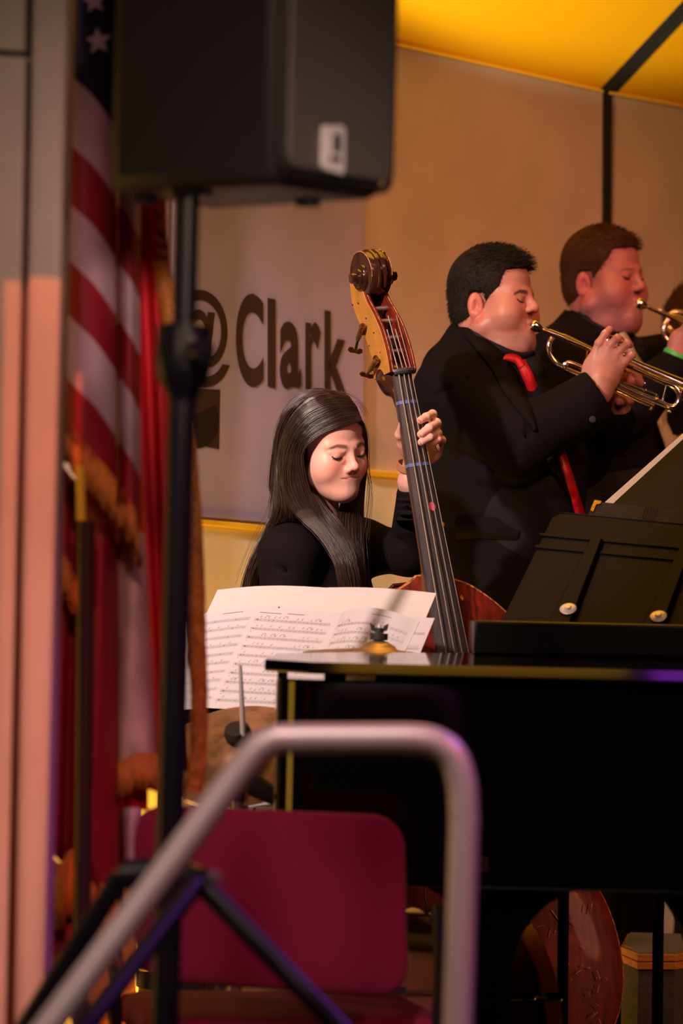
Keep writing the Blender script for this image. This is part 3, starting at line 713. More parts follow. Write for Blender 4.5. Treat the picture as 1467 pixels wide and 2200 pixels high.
# ================================================================ MUSIC DESK WITH SHEETS IN FRONT OF THE WOMAN
O1 = at(560, 1314, 8.70)
u1 = Vector((.857, -.52, 0)).normalized(); v1 = Vector((-.49, -.80, -1.0)).normalized(); v1 = (v1-u1*v1.dot(u1)).normalized()
n1 = u1.cross(v1).normalized()
if n1.y > 0: n1 = -n1
def uv(px, py, off=0.0):
    p = hit(px, py, O1+n1*off, n1)-O1; return p.dot(u1), p.dot(v1)
def SP(u, v, h=0.0): return O1+u1*u+v1*v+n1*h
st = thing('music_stand', 'black music stand holding white sheets in front of the long-haired woman', 'music stand', Vector((SP(.12, .1).x, SP(.12, .1).y, 0)))
ua, va = uv(430, 1306, -.012); ub, vb = uv(938, 1300, -.012)
def rrect(u0, v0, u1_, v1_, r, h):
    P = []
    for (cu, cv, a0) in ((u0+r, v0+r, math.pi), (u1_-r, v0+r, 1.5*math.pi), (u1_-r, v1_-r, 0), (u0+r, v1_-r, .5*math.pi)):
        for t in np.linspace(a0, a0+math.pi/2, 5): P.append(SP(cu+r*math.cos(t), cv+r*math.sin(t), h))
    return P
u0_, u9_ = ua+.02, ub+.002
g = G(); g.prism(rrect(u0_, -.005, u9_, .335, .025, -.014), n1*.003); g.mk('desk', M['desk'], st, bev=.001)
g = G(); g.prism([SP(u0_, .335, -.014), SP(u9_, .335, -.014), SP(u9_, .335, .045), SP(u0_, .335, .045)], v1*.003); g.mk('ledge', M['desk'], st)
cx = (u0_+u9_)/2; pc_ = SP(cx, .17, -.02); 
g = G(); g.tube([pc_-n1*.03, Vector((pc_.x-.0*n1.x, pc_.y+.04, .05))], .011, 12); g.mk('pole', M['desk'], st)
for k in range(3):
    a = 2*math.pi*k/3+.4; b0 = Vector((pc_.x, pc_.y+.04, .10)); g = G(); g.tube([b0, b0+Vector((.13*math.cos(a), .13*math.sin(a), -.05)), b0+Vector((.26*math.cos(a), .26*math.sin(a), -.093))], .007, 8); g.mk('leg', M['desk'], st)
# sheets -----------------------------------------------------
def sheet(name, label, c, hfun, m, loc_uv, group=None, staves=None, title=None, seed=0, nu=24, nv=14, th=.0006):
    """c: four (u, v) corners TL TR BR BL; hfun(s, t) height above the desk"""
    def pt(s, t, h=0.0):
        a = (1-s)*Vector(c[0])+s*Vector(c[1]); b = (1-s)*Vector(c[3])+s*Vector(c[2]); q = (1-t)*a+t*b
        return SP(q.x, q.y, hfun(s, t)+h)
    root = thing(name, label, 'sheet music', pt(.5, .5), group)
    vs = []; fs = []
    for lay in (0, 1):
        for j in range(nv+1):
            for i in range(nu+1): vs.append(pt(i/nu, j/nv, -th*lay))
    W = nu+1; K = W*(nv+1)
    for j in range(nv):
        for i in range(nu):
            a = j*W+i; fs.append((a, a+1, a+W+1, a+W)); fs.append((K+a, K+a+W, K+a+W+1, K+a+1))
    for i in range(nu): fs.append((i, K+i, K+i+1, i+1)); a = nv*W+i; fs.append((a, a+1, K+a+1, K+a))
    for j in range(nv): a = j*W; fs.append((a, a+W, K+a+W, K+a)); b = j*W+nu; fs.append((b, K+b, K+b+W, b+W))
    o = mk('page', vs, fs, m, root); autosmooth(o, 40)
    if staves:
        r2 = random.Random(seed); gl = G(); gn = G()
        def stroke(g, s0, t0, s1, t1, wt, n=1, h=.0004, ws=None):
            # ribbon from (s0,t0) to (s1,t1); wt thickness in page units
            for k in range(n):
                a, b = k/n, (k+1)/n
                sa, ta = s0+(s1-s0)*a, t0+(t1-t0)*a; sb, tb = s0+(s1-s0)*b, t0+(t1-t0)*b
                if ws: q = [pt(sa-ws/2, ta, h), pt(sa+ws/2, ta, h), pt(sb+ws/2, tb, h), pt(sb-ws/2, tb, h)]
                else: q = [pt(sa, ta-wt/2, h), pt(sb, tb-wt/2, h), pt(sb, tb+wt/2, h), pt(sa, ta+wt/2, h)]
                g.add(q, [(0, 1, 2, 3)])
        x0, x1, t0, dt, cnt, full = staves
        for k in range(cnt):
            tt = t0+dt*k
            for l in range(5): stroke(gl, x0, tt+l*.0062, x1, tt+l*.0062, .0011, 10)
            for q_ in range(5): xx = x0+(x1-x0)*q_/4; stroke(gl, xx, tt, xx, tt+.0248, 0, 1, ws=.0022)
            if full:
                # clef blob, slashes, notes over the staff
                for _ in range(5): xx = x0+.012+r2.random()*.02; yy = tt+.004+r2.random()*.012; stroke(gn, xx, yy, xx+.014, yy+.002, .004)
                for b in range(16):
                    xx = x0+.055+(x1-x0-.07)*b/16
                    stroke(gn, xx, tt+.018, xx+.016, tt+.006, .004)
                b = 0
                while b < 15:
                    if r2.random() < .62:
                        xx = x0+.05+(x1-x0-.07)*b/15; yy = tt-.012-.006*r2.random()
                        stroke(gn, xx, yy, xx+.012, yy, .006); stroke(gn, xx+.011, yy, xx+.011, yy-.016, 0, ws=.0026)
                        if r2.random() < .4: stroke(gn, xx+.011, yy-.016, xx+.020, yy-.010, .003)
                        elif r2.random() < .4 and b < 13: stroke(gn, xx+.011, yy-.016, xx+.05, yy-.018, .0036); stroke(gn, xx+.04, yy-.001, xx+.052, yy-.001, .006); stroke(gn, xx+.05, yy, xx+.05, yy-.017, 0, ws=.0026)
                    b += 1
            else:
                for q_ in range(4):
                    xx = x0+(x1-x0)*(q_+.5)/4; stroke(gn, xx-.007, tt+.018, xx+.007, tt+.008, .008)
                if k % 2 == 1:
                    for b in range(7):
                        xx = x0+.1+(x1-x0)*b/9; stroke(gn, xx, tt-.012, xx+.010, tt-.012, .006); stroke(gn, xx+.010, tt-.012, xx+.010, tt-.028, 0, ws=.0026)
            stroke(gn, x0+.01, tt+.043, x0+.024, tt+.043, .004)
        if title:
            for (a, b, y) in title:
                xx = a
                while xx < b-.004:
                    L = .006+.012*r2.random(); stroke(gn, xx, y, min(b, xx+L), y, .006); xx += L+.003
        a = mk('staff_lines', gl.v, gl.f, M['ink2'], root); a['kind'] = 'stuff'
        a = mk('printed_notes', gn.v, gn.f, M['ink'], root); a['kind'] = 'stuff'
    return root
def cc(*pts, off=0.0): return [uv(px, py, off) for px, py in pts]
folder_c = cc((465, 1262), (690, 1262), (690, 1500), (370, 1500))
wav = lambda s, t: .004+.006*math.sin(s*math.pi)*(1-.5*t)
sheet('paper_folder', 'large blank cream folder page, left half, behind the printed sheets', cc((465, 1263), (694, 1258), (640, 1400), (400, 1400)), lambda s, t: -.006+.009*math.sin(s*math.pi), M['paper2'], None, 'open blank folder halves')
sheet('paper_folder', 'large blank cream folder page, right half, behind the printed sheets', cc((694, 1258), (935, 1270), (880, 1400), (640, 1400)), lambda s, t: -.006+.007*math.sin(s*math.pi), M['paper2'], None, 'open blank folder halves')
sheet('music_sheet', 'music sheet at the far left of the stand, half covered by the next page', cc((392, 1330), (602, 1305), (505, 1520), (285, 1545)), lambda s, t: .006+.004*math.sin(s*3), M['paper'], None, None, (.08, .95, .10, .088, 10, False), [(.45, .66, .035)], 11)
sheet('music_sheet', 'middle music sheet on the stand, every staff filled with notes', cc((555, 1312), (737, 1322), (636, 1536), (450, 1530)), lambda s, t: .013-.006*s, M['paper'], None, None, (.06, .93, .115, .088, 10, True), [(.40, .60, .05), (.08, .33, .055)], 12)
sheet('music_sheet', 'music sheet with the lifted curling top, on the right behind the cymbal nut', cc((737, 1322), (902, 1335), (800, 1545), (636, 1536)), lambda s, t: .0015+.0055*(1-s)+.026*math.sin(math.pi*min(1, s*1.05))**.8*(1-.6*t), M['paper'], None, None, (.05, .93, .14, .088, 10, True), [(.48, .72, .06)], 13)
sheet('music_sheet', 'narrow strip of sheet music at the right end of the stand', cc((868, 1326), (934, 1328), (850, 1530), (780, 1530)), lambda s, t: .0005, M['paper'], None, None, (.40, .90, .16, .16, 5, False), None, 14)

# ================================================================ DOUBLE-WIDTH MUSIC STAND ON THE RIGHT (seen from behind)
O2 = at(1220, 1306, 8.45)
u2 = Vector((1, -.30, -.045)).normalized(); v2 = at(1075, 1335, 8.38)-at(1190, 1103, 8.62); v2 = (v2-u2*v2.dot(u2)).normalized(); n2 = u2.cross(v2).normalized()
if n2.y > 0: n2 = -n2
def hp(px, py, off=0.0): return hit(px, py, O2+n2*off, n2)
ms2 = thing('conductor_stand', 'extra wide black metal music stand seen from behind, two bolts shining', 'music stand', Vector((O2.x+.1, O2.y, 0)))
g = G(); g.prism([hp(x, y) for x, y in ((1068, 1352), (1186, 1112), (1200, 1102), (1213, 1102), (1700, 1150), (1700, 1420), (1068, 1400))], -n2*.003); g.mk('desk', M['desk'], ms2, bev=.001)
g = G(); g.tube([hp(1192, 1108), hp(1200, 1102), hp(1213, 1102), hp(1700, 1150)], .0018, 6); g.mk('rolled_edge', M['desk'], ms2)
for (a, b) in (((1160, 1146), (1700, 1196)), ((1150, 1172), (1700, 1222))):
    g = G(); g.prism([hp(a[0], a[1], .001), hp(b[0], b[1], .001), hp(b[0], b[1]+6, .001), hp(a[0]-2, a[1]+6, .001)], n2*.0025); g.mk('pressed_rib', M['desk'], ms2, bev=.001)
for k, (bx, by) in enumerate(((1220, 1306), (1414, 1322))):
    tx, ty = (1283, 1166) if k == 0 else (1476, 1184)
    g = G(); a0, a1 = hp(tx-18, ty, .0), hp(tx+16, ty, .0); b0, b1 = hp(bx-62+10, by+60, 0), hp(bx-4+8, by+64, 0)
    g.hexa([a0, a1, b1, b0, a0+n2*.014+u2*.005, a1+n2*.014-u2*.005, b1+n2*.018-u2*.005, b0+n2*.018+u2*.005]); g.mk('channel_bracket', M['desk'], ms2, bev=.002)
    c = hp(bx, by, .022); g = G(); g.lathe(c-n2*.003, n2, [(.0165, 0), (.0172, .001), (.0150, .0022), (.004, .003)], 28, cap=False); w_ = g.mk('washer', M['washer'], ms2)
    g = G(); g.lathe(c, n2, [(.0072, 0), (.0072, .004), (.006, .005), (.0, .005)], 6, cap=False); g.mk('bolt_head', M['washer'], ms2, smooth=False)
    pxb = 1208 if k == 0 else 1412
    lo = at(pxb, 2190, 8.55); top = hp(bx-6, by+8, -.006); g = G(); g.tube([top, Vector((at(pxb+6, 1500, 8.55).x, 8.55, at(pxb, 1500, 8.55).z)), lo, Vector((lo.x-.005, 8.55, .05))], .0115, 12); g.mk('pole', M['desk'], ms2)
    g = G(); g.lathe((lo.x-.005, 8.55, 0.0), (0, 0, 1), [(.12, 0), (.12, .006), (.10, .018), (.02, .045), (.0, .045)], 32, cap=False); g.mk('base', M['desk'], ms2)
g = G(); g.prism([hp(1060, 1372, 0), hp(1700, 1425, 0), hp(1700, 1425, -.05), hp(1060, 1372, -.05)], v2*.003); g.mk('ledge', M['desk'], ms2)
# black folder standing on that desk, with brass corner
fo = thing('black_binder', 'black leatherette binder with brass corner leaning over the wide music stand', 'binder', hp(1400, 1110, -.012))
g = G(); g.prism([hp(x, y, -.008) for x, y in ((1275, 1076), (1385, 1089), (1372, 1300), (1190, 1280))], -n2*.005); g.mk('cover', M['leather'], fo, bev=.001)
g = G(); g.prism([hp(x, y, -.008) for x, y in ((1412, 1092), (1560, 1108), (1560, 1320), (1402, 1300))], -n2*.005); g.mk('cover', M['leather'], fo, bev=.001)
for k in range(9):
    x = 1386+k*3.1; g = G(); g.tube([hp(x, 1088+k*.6+(1 if k % 2 else 0), -.006), hp(x-16, 1150, -.006)], .0019, 6)
    g.mk('spine_ridge', M['leather'], fo)
g = G(); g.prism([hp(x, y, -.006) for x, y in ((1277, 1075), (1292, 1077), (1290, 1083), (1281, 1084), (1274, 1100), (1268, 1097))], n2*.0012); g.mk('brass_corner', M['oldbrass'], fo)
# second stand further back with a white page edge
O3 = at(1420, 1000, 9.0); u3 = Vector((1, -.2, 0)).normalized(); v3 = (at(1300, 1078, 8.92)-at(1467, 930, 9.16)).normalized(); n3 = u3.cross(v3).normalized()
if n3.y > 0: n3 = -n3
def hq(px, py, off=0.0): return hit(px, py, O3+n3*off, n3)
ms3 = thing('music_stand', 'black music stand desk tilted at the right edge behind the binder', 'music stand', Vector((O3.x+.15, O3.y, 0)))
g = G(); g.prism([hq(x, y) for x, y in ((1318, 1080), (1470, 940), (1520, 905), (1800, 925), (1800, 1320), (1230, 1290))], -n3*.003); g.mk('desk', M['desk'], ms3, bev=.001)
g = G(); q = hq(1560, 1200, -.02); g.tube([q, Vector((q.x, q.y+.02, .03))], .011, 12); g.mk('pole', M['desk'], ms3)
g = G(); g.lathe((q.x, q.y+.02, 0.0), (0, 0, 1), [(.12, 0), (.12, .006), (.10, .018), (.02, .045), (.0, .045)], 32, cap=False); g.mk('base', M['desk'], ms3)
g = G(); g.prism([hq(x, y, -.006) for x, y in ((1300, 1078), (1470, 928), (1640, 940), (1640, 1250), (1240, 1250))], -n3*.0012)
o = g.mk('loose_page', M['paper'], None, smooth=False, origin=hq(1400, 1000, -.006)); tag(o, 'white page edge sticking out beside the tilted music stand at right', 'sheet music')

# ================================================================ DRUM KIT PIECES
def cymbal(c, axis, r, name, label, m, bell=.05, h=.022, group=None):
    root = thing(name, label, 'cymbal', c)
    prof = [(r, 0), (r*.98, .0012), (r*.75, h*.45), (r*.45, h*.8), (bell, h), (bell*.82, h+.008), (bell*.5, h+.0155), (.006, h+.019)]
    full = prof+[(a, b-.0012) for a, b in reversed(prof)]
    g = G(); g.lathe(c, axis, full, 56, cap=False); g.mk('bow', m, root, ang=60)
    g = G()
    for q_ in np.linspace(.3, .96, 26): g.lathe(Vector(c)+Vector(axis).normalized()*(np.interp(q_*r, [bell, r*.45, r*.75, r*.98], [h, h*.8, h*.45, .0012])+.0004), axis, [(r*q_, 0), (r*q_+.0006, .0005), (r*q_+.0012, 0)], 56, cap=False)
    gr = g.mk('lathe_groove', m, root, ang=80); gr['kind'] = 'stuff'
    return root
cH = at(812, 1403, 8.30)
ax = Vector((.03, -.03, 1)).normalized()
hh = cymbal(cH+Vector((0, 0, -.006)), ax, .150, 'hi_hat', 'bronze hi-hat cymbal with black wing nut above the piano lid', M['cymbal'], .040, .013)
g = G(); g.lathe(cH+ax*.026, ax, [(.0, 0), (.0175, 0), (.0175, .013), (.0, .013)], 24, cap=False); g.mk('felt_washer', M['felt'], hh, bev=.001)
g = G(); b0 = cH+ax*.040; g.lathe(b0, ax, [(.0, 0), (.009, 0), (.008, .010), (0, .010)], 16, cap=False)
for s_ in (-1, 1):
    g.hexa([b0+Vector((s_*.006, -.003, .002)), b0+Vector((s_*.016, -.003, .005)), b0+Vector((s_*.016, .003, .005)), b0+Vector((s_*.006, .003, .002)), b0+Vector((s_*.009, -.003, .014)), b0+Vector((s_*.0185, -.003, .019)), b0+Vector((s_*.0185, .003, .019)), b0+Vector((s_*.009, .003, .014))])
w_ = g.mk('wing_nut', M['felt'], hh, bev=.0008); w_['kind'] = 'stuff'
g = G(); g.tube([Vector((cH.x, cH.y, .05)), cH+ax*.057], .0035, 10); g.mk('pull_rod', M['washer'], hh)
g = G(); g.tube([Vector((cH.x, cH.y, .0)), Vector((cH.x, cH.y, cH.z-.10))], .0125, 12); g.mk('stand_tube', M['chrome'], hh)
for k in range(3):
    a = 2*math.pi*k/3+.3; g = G(); g.tube([Vector((cH.x, cH.y, .30)), Vector((cH.x+.13*math.cos(a+.6), cH.y+.13*math.sin(a+.6), .01))], .007, 8); g.mk('leg', M['chrome'], hh)
# big tilted ride cymbal, brown, at left behind the railing
cR = at(515, 1606, 8.22); axr = Vector((-.12, -.58, .80)).normalized()
rd = cymbal(cR-axr*.02, axr, .160, 'ride_cymbal', 'large dark bronze cymbal tilted towards the camera below the sheets', M['cymbald'], .050, .020)
g = G(); tip = at(516, 1428, 8.14); g.tube([at(522, 1580, 8.18), at(519, 1500, 8.16), tip], [.0058, .0048, .0034], 10); g.mk('tilter_rod', M['washer'], rd)
g = G(); g.lathe(cR+axr*.022, axr, [(0, 0), (.024, 0), (.027, .012), (.024, .026), (0, .028)], 28, cap=False); g.mk('felt_washer', M['felt'], rd, bev=.001)
base = Vector((cR.x+.02, cR.y+.05, 0)); g = G(); g.tube([cR-axr*.02, base+Vector((0, 0, .5)), base+Vector((0, 0, .02))], .011, 12); g.mk('stand_tube', M['chrome'], rd)
for k in range(3):
    a = 2*math.pi*k/3; g = G(); g.tube([base+Vector((0, 0, .32)), base+Vector((.15*math.cos(a), .15*math.sin(a), .012))], .008, 8); g.mk('leg', M['chrome'], rd)
# second lug / rod next to the piano edge
# snare drum below the ride, on a basket stand (dark clamp and strainer visible)
cS = at(548, 1795, 8.62)
sn = thing('snare_drum', 'snare drum on its stand behind the railing, wires hanging at its side', 'drum', Vector((cS.x, cS.y, 0)))
g = G(); g.lathe(cS-Vector((0, 0, .05)), (0.0, -.1, 1), [(.12, 0), (.148, 0), (.148, .12), (.12, .12)], 48, cap=False); g.mk('shell', M['maple'], sn)
g = G(); g.lathe(cS+Vector((0, -.006, .066)), (0.0, -.1, 1), [(0, 0), (.144, 0), (.144, .003), (0, .003)], 48, cap=False); g.mk('drumhead', M['paper'], sn)
for z_ in (-.05, .062):
    g = G(); g.lathe(cS+Vector((0, -.1*z_, z_)), (0.0, -.1, 1), [(.148, 0), (.154, 0), (.154, .010), (.148, .010)], 48, cap=False); g.mk('rim', M['chrome'], sn)
for k in range(8):
    a = 2*math.pi*k/8; g = G(); g.tube([cS+Vector((.157*math.cos(a), .157*math.sin(a), -.045)), cS+Vector((.157*math.cos(a), .157*math.sin(a), .065))], .004, 8); g.mk('tension_rod', M['chrome'], sn)
g = G(); g.tube([cS+Vector((0, 0, -.06)), Vector((cS.x, cS.y, .02))], .012, 12); g.mk('stand_tube', M['chrome'], sn)
for k in range(3):
    a = 2*math.pi*k/3+1; g = G(); g.tube([Vector((cS.x, cS.y, .26)), Vector((cS.x+.15*math.cos(a), cS.y+.15*math.sin(a), .012))], .008, 8); g.mk('leg', M['chrome'], sn)
cl = at(552, 1690, 7.98); 
mc = thing('mic_clamp', 'small black microphone on a clip in front of the tilted brown cymbal', 'microphone', cl)
g = G(); d_ = Vector((.75, -.2, -.45)).normalized(); g.tube([cl-d_*.03, cl, cl+d_*.045], [.020, .022, .014], 14); g.mk('capsule', M['felt'], mc)
g = G(); g.tube([cl+d_*.04, at(596, 1720, 7.99), at(585, 1790, 8.0)], .006, 8); g.mk('bracket', M['felt'], mc)
# chrome wingnut stand top at (510, 1715)
p = at(510, 1716, 7.85); bt = thing('stand_joint', 'black tube joint of a drum stand in front of the bright yellow wall', 'stand', Vector((p.x, p.y, 0)))
g = G(); g.tube([Vector((p.x, p.y, .0)), Vector((p.x, p.y, p.z))], .011, 12); g.mk('tube', M['steel'], bt)
g = G(); g.lathe((p.x, p.y, p.z-.004), (0, 0, 1), [(0, 0), (.014, 0), (.014, .018), (0, .018)], 16, cap=False); g.aabb((p.x-.026, p.y-.005, p.z), (p.x-.012, p.y+.005, p.z+.009)); j_ = g.mk('collar', M['felt'], bt, bev=.001); j_['kind'] = 'stuff'
# maple tom lying on its side behind the chair
def drum(c, axis, r, L, name, label, shell, hoopm, lugs=6, lug0=0.0, hooped=True):
    axis = Vector(axis).normalized(); root = thing(name, label, 'drum', Vector((c.x, c.y, max(0, c.z-r))))
    g = G(); g.lathe(c-axis*L/2, axis, [(r*.97, 0), (r, 0.0), (r, L), (r*.97, L)], 64, cap=False); g.mk('shell', shell, root)
    for s_ in (-1, 1):
        g = G(); g.lathe(c+axis*s_*L/2, axis*s_, [(0, .004), (r*.985, .004), (r*.985, -.004)], 64, cap=False); g.mk('drumhead', M['felt'] if hooped else M['paper2'], root)
        g = G(); g.lathe(c+axis*(s_*L/2)-axis*(.004 if s_ < 0 else .030), axis, [(r*1.0, 0), (r*1.035, 0), (r*1.035, .034), (r*1.0, .034), (r*1.0, 0)], 64, cap=False); g.mk('hoop', hoopm, root, bev=0)
    uu = (Vector((0, 0, 1))-axis*axis.z).normalized(); vv = axis.cross(uu)
    for k in range(lugs):
        a = 2*math.pi*k/lugs+lug0; d = uu*math.cos(a)+vv*math.sin(a); q_ = c+d*(r+.010)
        g = G(); g.box(q_, axis*.028, axis.cross(d)*.008, d*.010); g.mk('lug', M['chrome'], root, bev=.003)
        for s_ in (-1, 1):
            g = G(); g.tube([q_+d*.004+axis*s_*.02, c+d*(r*1.03+.006)+axis*s_*(L/2+.002)], .003, 8); g.box(c+d*(r*1.035+.004)+axis*s_*(L/2-.012), axis*.016, axis.cross(d)*.009, d*.005); cw = g.mk('claw', M['chrome'], root, bev=.001); cw['kind'] = 'stuff'
    return root
c1 = at(758, 2238, 7.98); drum(c1, Vector((.95, .30, 0)), .245, .30, 'maple_drum', 'maple-finished drum behind the crimson chair back', M['maple'], M['maple'], 8, .32, False)
c3 = at(455, 2250, 8.35); drum(c3, (0, 0, 1), .15, .30, 'floor_tom', 'smaller maple floor tom glimpsed under the chair back at left', M['maple'], M['chrome'], 6, .2, False)
c2 = at(1008, 2248, 8.40); drum(c2, Vector((.93, .37, 0)), .262, .16, 'bass_drum', 'bass drum with orange wooden hoop beside the piano leg', M['drumdark'], M['hoop'], 8, -.45)
p = at(1106, 2064, 8.0)
# ================================================================ AMPLIFIER CABINET
am = thing('amplifier_cabinet', 'grey carpeted cabinet with wooden top edge at the lower right', 'cabinet', Vector((at(1440, 2100, 9.4).x, 9.4, 0)))
zt_ = at(1400, 2048, 9.17).z
pl_ = [(at(1338, 2046, 9.32).x, 9.34), (at(1372, 2048, 9.15).x, 9.15), (at(1452, 2043, 9.17).x, 9.17), (at(1560, 2043, 9.4).x, 9.4), (at(1520, 2043, 9.72).x, 9.72), (at(1350, 2043, 9.72).x, 9.72)]
slab(pl_, .03, zt_-.034).mk('body', M['ampgrey'], am, bev=.003)
cxp = sum(x for x, y in pl_)/6; cyp = sum(y for x, y in pl_)/6
big = [(cxp+(x-cxp)*1.04, cyp+(y-cyp)*1.04) for x, y in pl_]
for k in range(2): slab(big, zt_-.034+.0175*k, zt_-.018+.0175*k).mk('wood_edge', M['ampwood'], am, bev=.002)
slab([(cxp+(x-cxp)*.97, cyp+(y-cyp)*.97) for x, y in pl_], zt_-.002, zt_+.004).mk('top_pad', M['amptop'], am, bev=.002)
for k in range(2):
    xx = cxp+(-.06+.12*k)
    slab([(xx-.02, cyp-.02), (xx+.02, cyp-.02), (xx+.02, cyp+.02), (xx-.02, cyp+.02)], 0, .03).mk('foot', M['felt'], am)

# ================================================================ CHAIR
YC = 7.15
ch = thing('stacking_chair', 'crimson upholstered chair seen from behind, in front of the piano', 'chair', Vector((at(600, 2100, YC).x, YC+.2, 0)))
cu = (at(870, 1900, YC+.06)-at(320, 1900, YC-.02)); cu = Vector((cu.x, cu.y, 0)).normalized(); cn = Vector((-cu.y, cu.x, 0))   # cn points away from camera
def rounded_pad(cs, depth, name, m, parent, puff=.02, r=.05, nseg=6):
    """cs: four corners TL TR BR BL in world; thickness along cn"""
    nu, nv = 20, 14; vs = []
    TL, TR, BR, BL = cs
    W = (TR-TL).length; H = (BL-TL).length
    def pos(s, t, side):
        # squircle-shape the outline
        x = s*2-1; y = t*2-1
        rx = r/W*2; ry = r/H*2
        ex, ey = abs(x)-(1-rx), abs(y)-(1-ry)
        if ex > 0 and ey > 0:
            a, b = ex/rx, ey/ry; L = math.hypot(a, b); mxx = max(a, b); f = mxx/L if L > 0 else 1
            x = math.copysign(1-rx+rx*a*f, x); y = math.copysign(1-ry+ry*b*f, y)
        s2, t2 = (x+1)/2, (y+1)/2
        p = (TL*(1-s2)+TR*s2)*(1-t2)+(BL*(1-s2)+BR*s2)*t2
        e = (1-abs(s*2-1)**6)*(1-abs(t*2-1)**6)
        return p+cn*side*(depth/2+puff*e)
    P = []
    for side in (-1, 1):
        for j in range(nv+1):
            for i in range(nu+1): P.append(pos(i/nu, j/nv, side))
    Wn = nu+1; K = Wn*(nv+1); F = []
    for j in range(nv):
        for i in range(nu):
            a = j*Wn+i; F.append((a, a+1, a+Wn+1, a+Wn)); F.append((K+a, K+a+Wn, K+a+Wn+1, K+a+1))
    for i in range(nu): F.append((i, K+i, K+i+1, i+1)); a = nv*Wn+i; F.append((a, a+1, K+a+1, K+a))
    for j in range(nv): a = j*Wn; F.append((a, a+Wn, K+a+Wn, K+a)); b = j*Wn+nu; F.append((b, K+b, K+b+Wn, b+Wn))
    o = mk(name, P, F, m, parent); bevel(o, .010, 3, 50); return o
rounded_pad([at(284, 1728, YC-.03), at(868, 1752, YC+.05), at(876, 2146, YC+.05), at(292, 2106, YC-.03)], .030, 'backrest', M['chair'], ch, .010, .055)
# seat
zs = at(700, 2190, YC+.1).z
s0c = Vector((at(300, 2100, YC).x+.0, YC+.02, 0))
sw = .53; g = G(); rows = []
def seatp(a, b, z): q = Vector((at(330, 2100, YC+.03).x, YC+.05, 0))+cu*a+cn*b; return Vector((q.x, q.y, z))
for (ins, z) in ((.02, zs-.055), (.0, zs-.045), (.0, zs-.015), (.012, zs-.003), (.05, zs+.004), (.15, zs+.008)):
    ring = []
    for (cu_, cv_, a0) in ((.06+ins*.2, .06+ins*.2, math.pi), (sw-.06-ins*.2, .06+ins*.2, 1.5*math.pi), (sw-.06-ins*.2, .44-ins*.2, 0), (.06+ins*.2, .44-ins*.2, .5*math.pi)):
        for t in np.linspace(a0, a0+math.pi/2, 6): ring.append(seatp(cu_+(.06-ins*.3)*math.cos(t), cv_+(.06-ins*.3)*math.sin(t), z))
    rows.append(ring)
n = len(rows[0]); g.v = [p for r_ in rows for p in r_]
for i in range(len(rows)-1):
    for k in range(n): g.f.append((i*n+k, i*n+(k+1) % n, (i+1)*n+(k+1) % n, (i+1)*n+k))
g.f.append(tuple(range(n))[::-1]); g.f.append(tuple(range((len(rows)-1)*n, len(rows)*n)))
g.mk('seat', M['chair'], ch, ang=60)
for (a, b) in ((.03, .03), (.50, .03), (.03, .46), (.50, .46)):
    p0 = seatp(a, b, zs-.05); q = seatp(a+(.02 if a > .2 else -.02), b+(.03 if b > .2 else -.03), .012); g = G(); g.tube([p0, q], .0115, 10); g.mk('leg', M['chairframe'], ch)
for a in (.03, .50):
    g = G(); pb = seatp(a-.005, -.005, zs+.20); g.tube(crom([pb, seatp(a, .0, zs+.08), seatp(a, .02, zs-.03), seatp(a, .06, zs-.056)], 5), .0115, 10); g.mk('back_tube', M['chairframe'], ch)
g = G(); g.tube([seatp(.03, .03, zs-.055), seatp(.50, .03, zs-.055)], .009, 8); g.mk('crossbar', M['chairframe'], ch)

# ================================================================ HANDRAIL
YR = 5.85
rl = thing('handrail', 'bent grey steel handrail across the foreground, out of focus', 'handrail', Vector((at(985, 2100, YR).x, YR, -.45)))
a_ = at(995, 2100, YR)
bot = Vector((at(990, 2200, YR).x-.01, YR, 0.0))
path = [bot, at(993, 1900, YR), at(996, 1745, YR), at(990, 1675, YR), at(970, 1622, YR), at(930, 1594, YR), at(880, 1587, YR)]
pathm = crom(path, 6)+crom([at(850, 1587, YR), at(620, 1588, YR), at(585, 1592, YR), at(552, 1610, YR), at(515, 1655, YR)], 8)+[at(300, 1945, YR-.02), at(90, 2225, YR-.05), at(-160, 2560, YR-.1)]
g = G(); g.tube(pathm, .0205, 20); g.mk('tube', M['rail'], rl, ang=80)
g = G(); g.lathe(bot, (0, 0, 1), [(.0, 0), (.05, 0), (.05, .006), (.022, .012), (.022, .02)], 28, cap=False); g.mk('floor_flange', M['rail'], rl)
for k in range(5):    # stage steps under the rail
    g = G(); g.aabb((-1.9, YR-.05-.28*k-.28, -.9), (.05, YR-.25-.28*k+.0, -.18*(k+1)+.0)); struct(g, 'trim_step_%d' % (k+1), M['black'], smooth=False)

# ================================================================ PA SPEAKER ON TRIPOD
YS = 6.25
ss = thing('speaker_stand', 'black tripod speaker stand with bulky collar carrying the loudspeaker', 'speaker stand', Vector((at(355, 2100, YS).x, YS, 0)))
pt_ = at(403, 440, YS); pb_ = at(352, 2300, YS); pm = at(384, 800, YS)
vert = lambda z: Vector((pt_.x+(pb_.x-pt_.x)*(pt_.z-z)/(pt_.z-pb_.z), YS, z))
g = G(); g.tube([vert(pt_.z+.05), vert(at(0, 840, YS).z)], .0180, 16); g.mk('upper_tube', M['standm'], ss)
g = G(); g.tube([vert(at(0, 840, YS).z), vert(.10)], .0210, 16); g.mk('lower_tube', M['standm'], ss)
zc = lambda py: at(390, py, YS).z
g = G(); g.lathe(vert(zc(860)), (0, 0, 1), [(.022, 0), (.026, .012), (.038, .03), (.042, .05), (.042, .075), (.040, .09), (.040, .112), (.022, .116)], 32, cap=False); g.mk('collar', M['standm'], ss)
